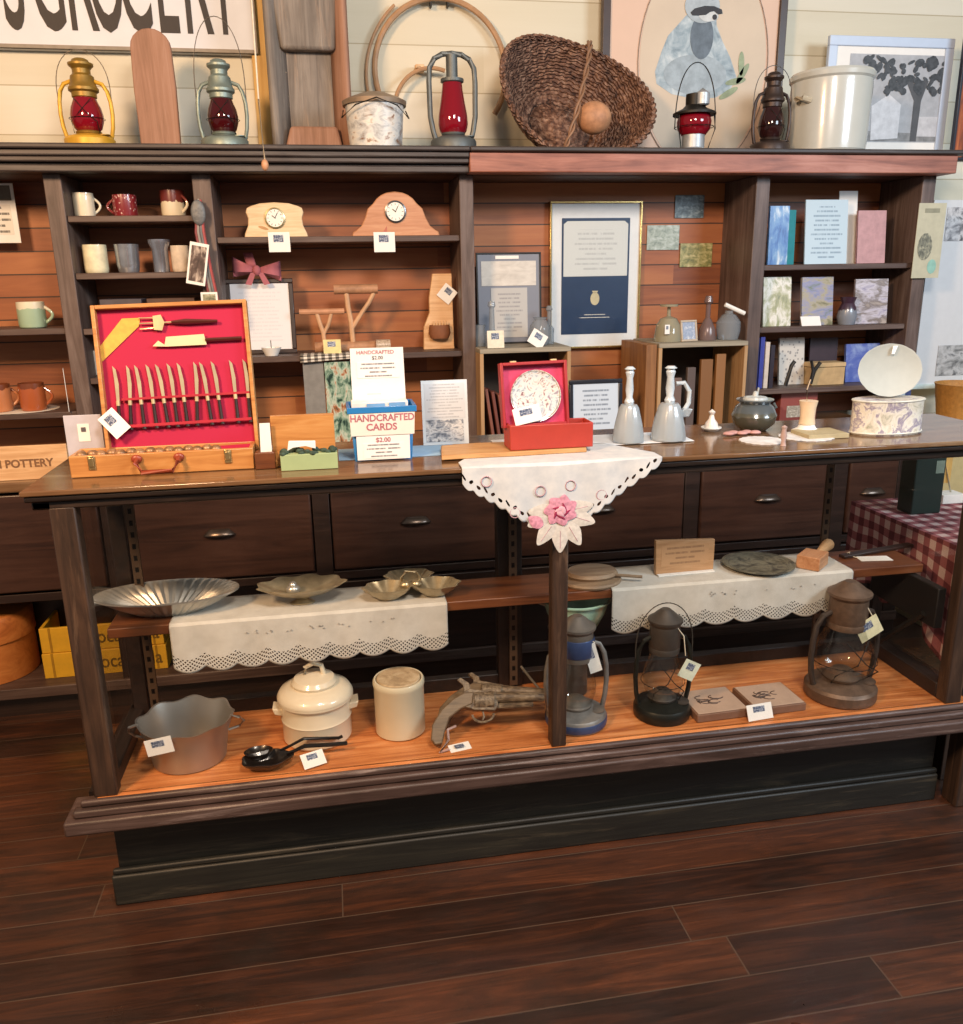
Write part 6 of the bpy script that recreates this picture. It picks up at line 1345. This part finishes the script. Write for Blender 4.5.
MB().lathe([(0, 0), (42*u, 0), (42*u, 46*u), (0, 46*u)], 56).build('box_body', bw, t, bevel=.002)
MB().lathe([(0, 46.5*u), (43.5*u, 40*u), (43.5*u, 62*u), (41*u, 66*u), (0, 72*u)], 56).build('lid', bw, t, bevel=.002)
# dark box above crates
t = thing('dark_metal_box', 'dark japanned metal box standing on top of the yellow crates', 'box', (xat(88, 3.10, .38), 3.10, ZL + .0965*2 - .001 + .001)); 
MB().box(-.075, .085, 0, .16, 0, .10).build('box_body', plain('#231a16', .35), t, bevel=.004); MB().box(-.078, .088, -.003, .163, .102, .116).build('lid', plain('#33271f', .35), t, bevel=.003)

# ================================================================== TABLE ON THE RIGHT WITH CHECKED CLOTH
gx = NT('red_white_check_cloth'); tc = gx.n('ShaderNodeTexCoord'); sp = gx.n('ShaderNodeSeparateXYZ'); gx.l(tc.outputs['UV'], sp.inputs[0])
def stripe(o): return gx.math('LESS_THAN', gx.math('FRACT', gx.math('MULTIPLY', o, 19)), .5)
ssum = gx.math('MULTIPLY', gx.math('ADD', stripe(sp.outputs[0]), stripe(sp.outputs[1])), .5)
gx = gx.fin(gx.ramp(ssum, [(0, '#d2b4b0'), (.4, '#9e5c60'), (.9, '#6a2e36')], 'CONSTANT'), .85)
XT0, YT0, ZTB = 1.80, 2.50, .75
XT0 = 1.69
tb = thing('side_table', 'wooden side table hidden under the red checked cloth at the right', 'table', (2.05, 2.3, 0))
MB().box(XT0 + .01 - 2.05, .75, 1.96 - 2.3, .19, ZTB - .025, ZTB - .002).build('tabletop', W_CAB, tb, bevel=.003)
for lx_ in (XT0 + .07 - 2.05, .68):
    for ly_ in (2.02 - 2.3, .13): MB().box(lx_ - .02, lx_ + .02, ly_ - .02, ly_ + .02, 0, ZTB - .026).build('leg', W_CASEV, tb, bevel=.003)
cl2 = thing('checked_tablecloth', 'red and white checked tablecloth covering the side table at the right', 'tablecloth', (XT0, 2.2, ZTB))
m = MB()
def tf(a, b):
    # a along Y (0 far .. 1 near), b: 0 = right side of the top, .6 = left edge of the top, 1 = hem
    y = 2.50 - .57*a
    if b < .6: return (1.12*(1 - b/.6)*1.0, y - 2.2, .003)
    k = (b - .6)/.4
    return (-.004 - .02*math.sin(a*17 + .5)*k*k, y - 2.2, .003 - k*(.26 + .16*max(0, a - .7)/.3 + .01*math.sin(a*20)))
m.grid(tf, 60, 40, lambda a, b: (a*.57, (b/.6)*1.12 if b < .6 else 1.12 + (b - .6)/.4*.26))
m.build('cloth', gx, cl2, solid=.0015)
m = MB(); m.grid(lambda a, b: (1.12*a, 1.93 - 2.2 - .004 - .012*math.sin(a*30)*b, .003 - .30*b), 50, 14, lambda a, b: (a*1.12, b*.30)); m.build('front_drop', gx, cl2, solid=.0015)
m = MB(); m.grid(lambda a, b: (1.12*a, 2.50 - 2.2 + .003, .003 - .28*b), 30, 10, lambda a, b: (a*1.12, b*.28)); m.build('rear_drop', gx, cl2, solid=.0015)
# green canister on the table
q = atZ(903, 522, ZTB); 
x0, x1 = xat(914, 2.30, .85), xat(944, 2.30, .85)
t = thing('green_canister', 'tall dark green box with a paper label standing on the checked cloth', 'canister', (x0, 2.30, ZTB + .0045))
MB().box(0, x1 - x0, 0, .07, 0, .235).build('box_body', plain('#17302b', .4, var=.05), t, bevel=.004)
MB().box(x1 - x0 - .035, x1 - x0 - .006, -.001, 0, .13, .17).build('label', plain('#7f8f80', .5), t, smooth=False)
MB().box(-.003, x1 - x0 + .003, -.003, .073, .237, .25).build('lid', plain('#204038', .4), t, bevel=.003)
# small white cards & wire stand behind
t = thing('wire_stand', 'small bent wire stand with white cards between the green box and the case post', 'card stand', (xat(948, 2.42, .85), 2.42, ZTB + .0045))
MB().tube([(-.03, 0, 0), (-.005, .01, .12), (.03, 0, .0)], .003, 6).build('wire', plain('#b9b3a0', .4, .5), t)
MB().box(-.03, .05, -.03, .03, .0, .03).build('cards', PAPER, t, bevel=.001)
MB().box(-.01, .02, .01, .02, .06, .22).build('yellow_sign', plain('#c9a15a', .6), t, bevel=.001)

# ================================================================== RIGHT SIDE: PANELS, BOARDS BEYOND THE SHELVING
ZKK = ZK
t = thing('display_board', 'white display board with black and white photographs right of the shelving', 'board', (xat(925, 3.42, 1.3), 3.42, atY(925, 384, 3.42).z))
zb = t.location.z; hB = atY(950, 200, 3.42).z - zb
wB = plain('#ccd0d4', .5, var=.02)
MB().box(-.02, 1.0, 0, .02, 0, hB).build('white_sheet', wB, t, smooth=False)
MB().box(-.03, 1.01, -.008, 0, -.02, .0).build('lower_edge', plain('#c4d6d6', .5), t, smooth=False)
def rel(px, py): q = atY(px, py, 3.418); return q.x - t.location.x, q.z - zb
for (a, b, c_, d, cs) in ((944, 207, 990, 241, ['#33353a', '#8b8e94', '#c9ccd0', '#55585e']), (935, 344, 985, 376, ['#3f4246', '#8b8e90', '#b9bcbf', '#5f6266'])):
    xA_, zA = rel(a, d); xB_, zB_ = rel(c_, b)
    MB().box(xA_, xB_, -.0025, -.001, zA, zB_).build('mounted_photo', picture('mounted_photo_%d' % a, cs, 4), t, smooth=False)
# cream boarded partition behind
structure(MB().box(2.52, 3.9, 3.52, 3.56, 0, 1.95), 'wall_right', wall_m, smooth=False)
# yellow paper lamp/basket on the back counter end
t = thing('storage_chest', 'pale yellow painted chest standing beyond the end of the drawer cabinet', 'chest', (2.70, 3.05, 0))
MB().box(-.25, .8, 0, .4, 0, .80).build('chest_body', plain('#c9b98a', .5, var=.05), t, bevel=.006); MB().box(-.27, .82, -.02, .42, .802, .83).build('chest_top', plain('#d5c698', .5), t, bevel=.005)
t = thing('woven_basket', 'orange-tan basket on the yellow chest, cut by the right edge', 'basket', (xat(966, 3.2, .9), 3.22, .8305)); u = mpp(2.6, 3.2, .9)
MB().lathe([(0, 0), (22*u, 0), (28*u, 44*u), (29*u, 46*u), (27*u, 46*u), (21*u, 3*u), (0, 2*u)], 40).build('basket_body', plain('#b07d3c', .6, var=.15, vs=60, bump=.5), t)
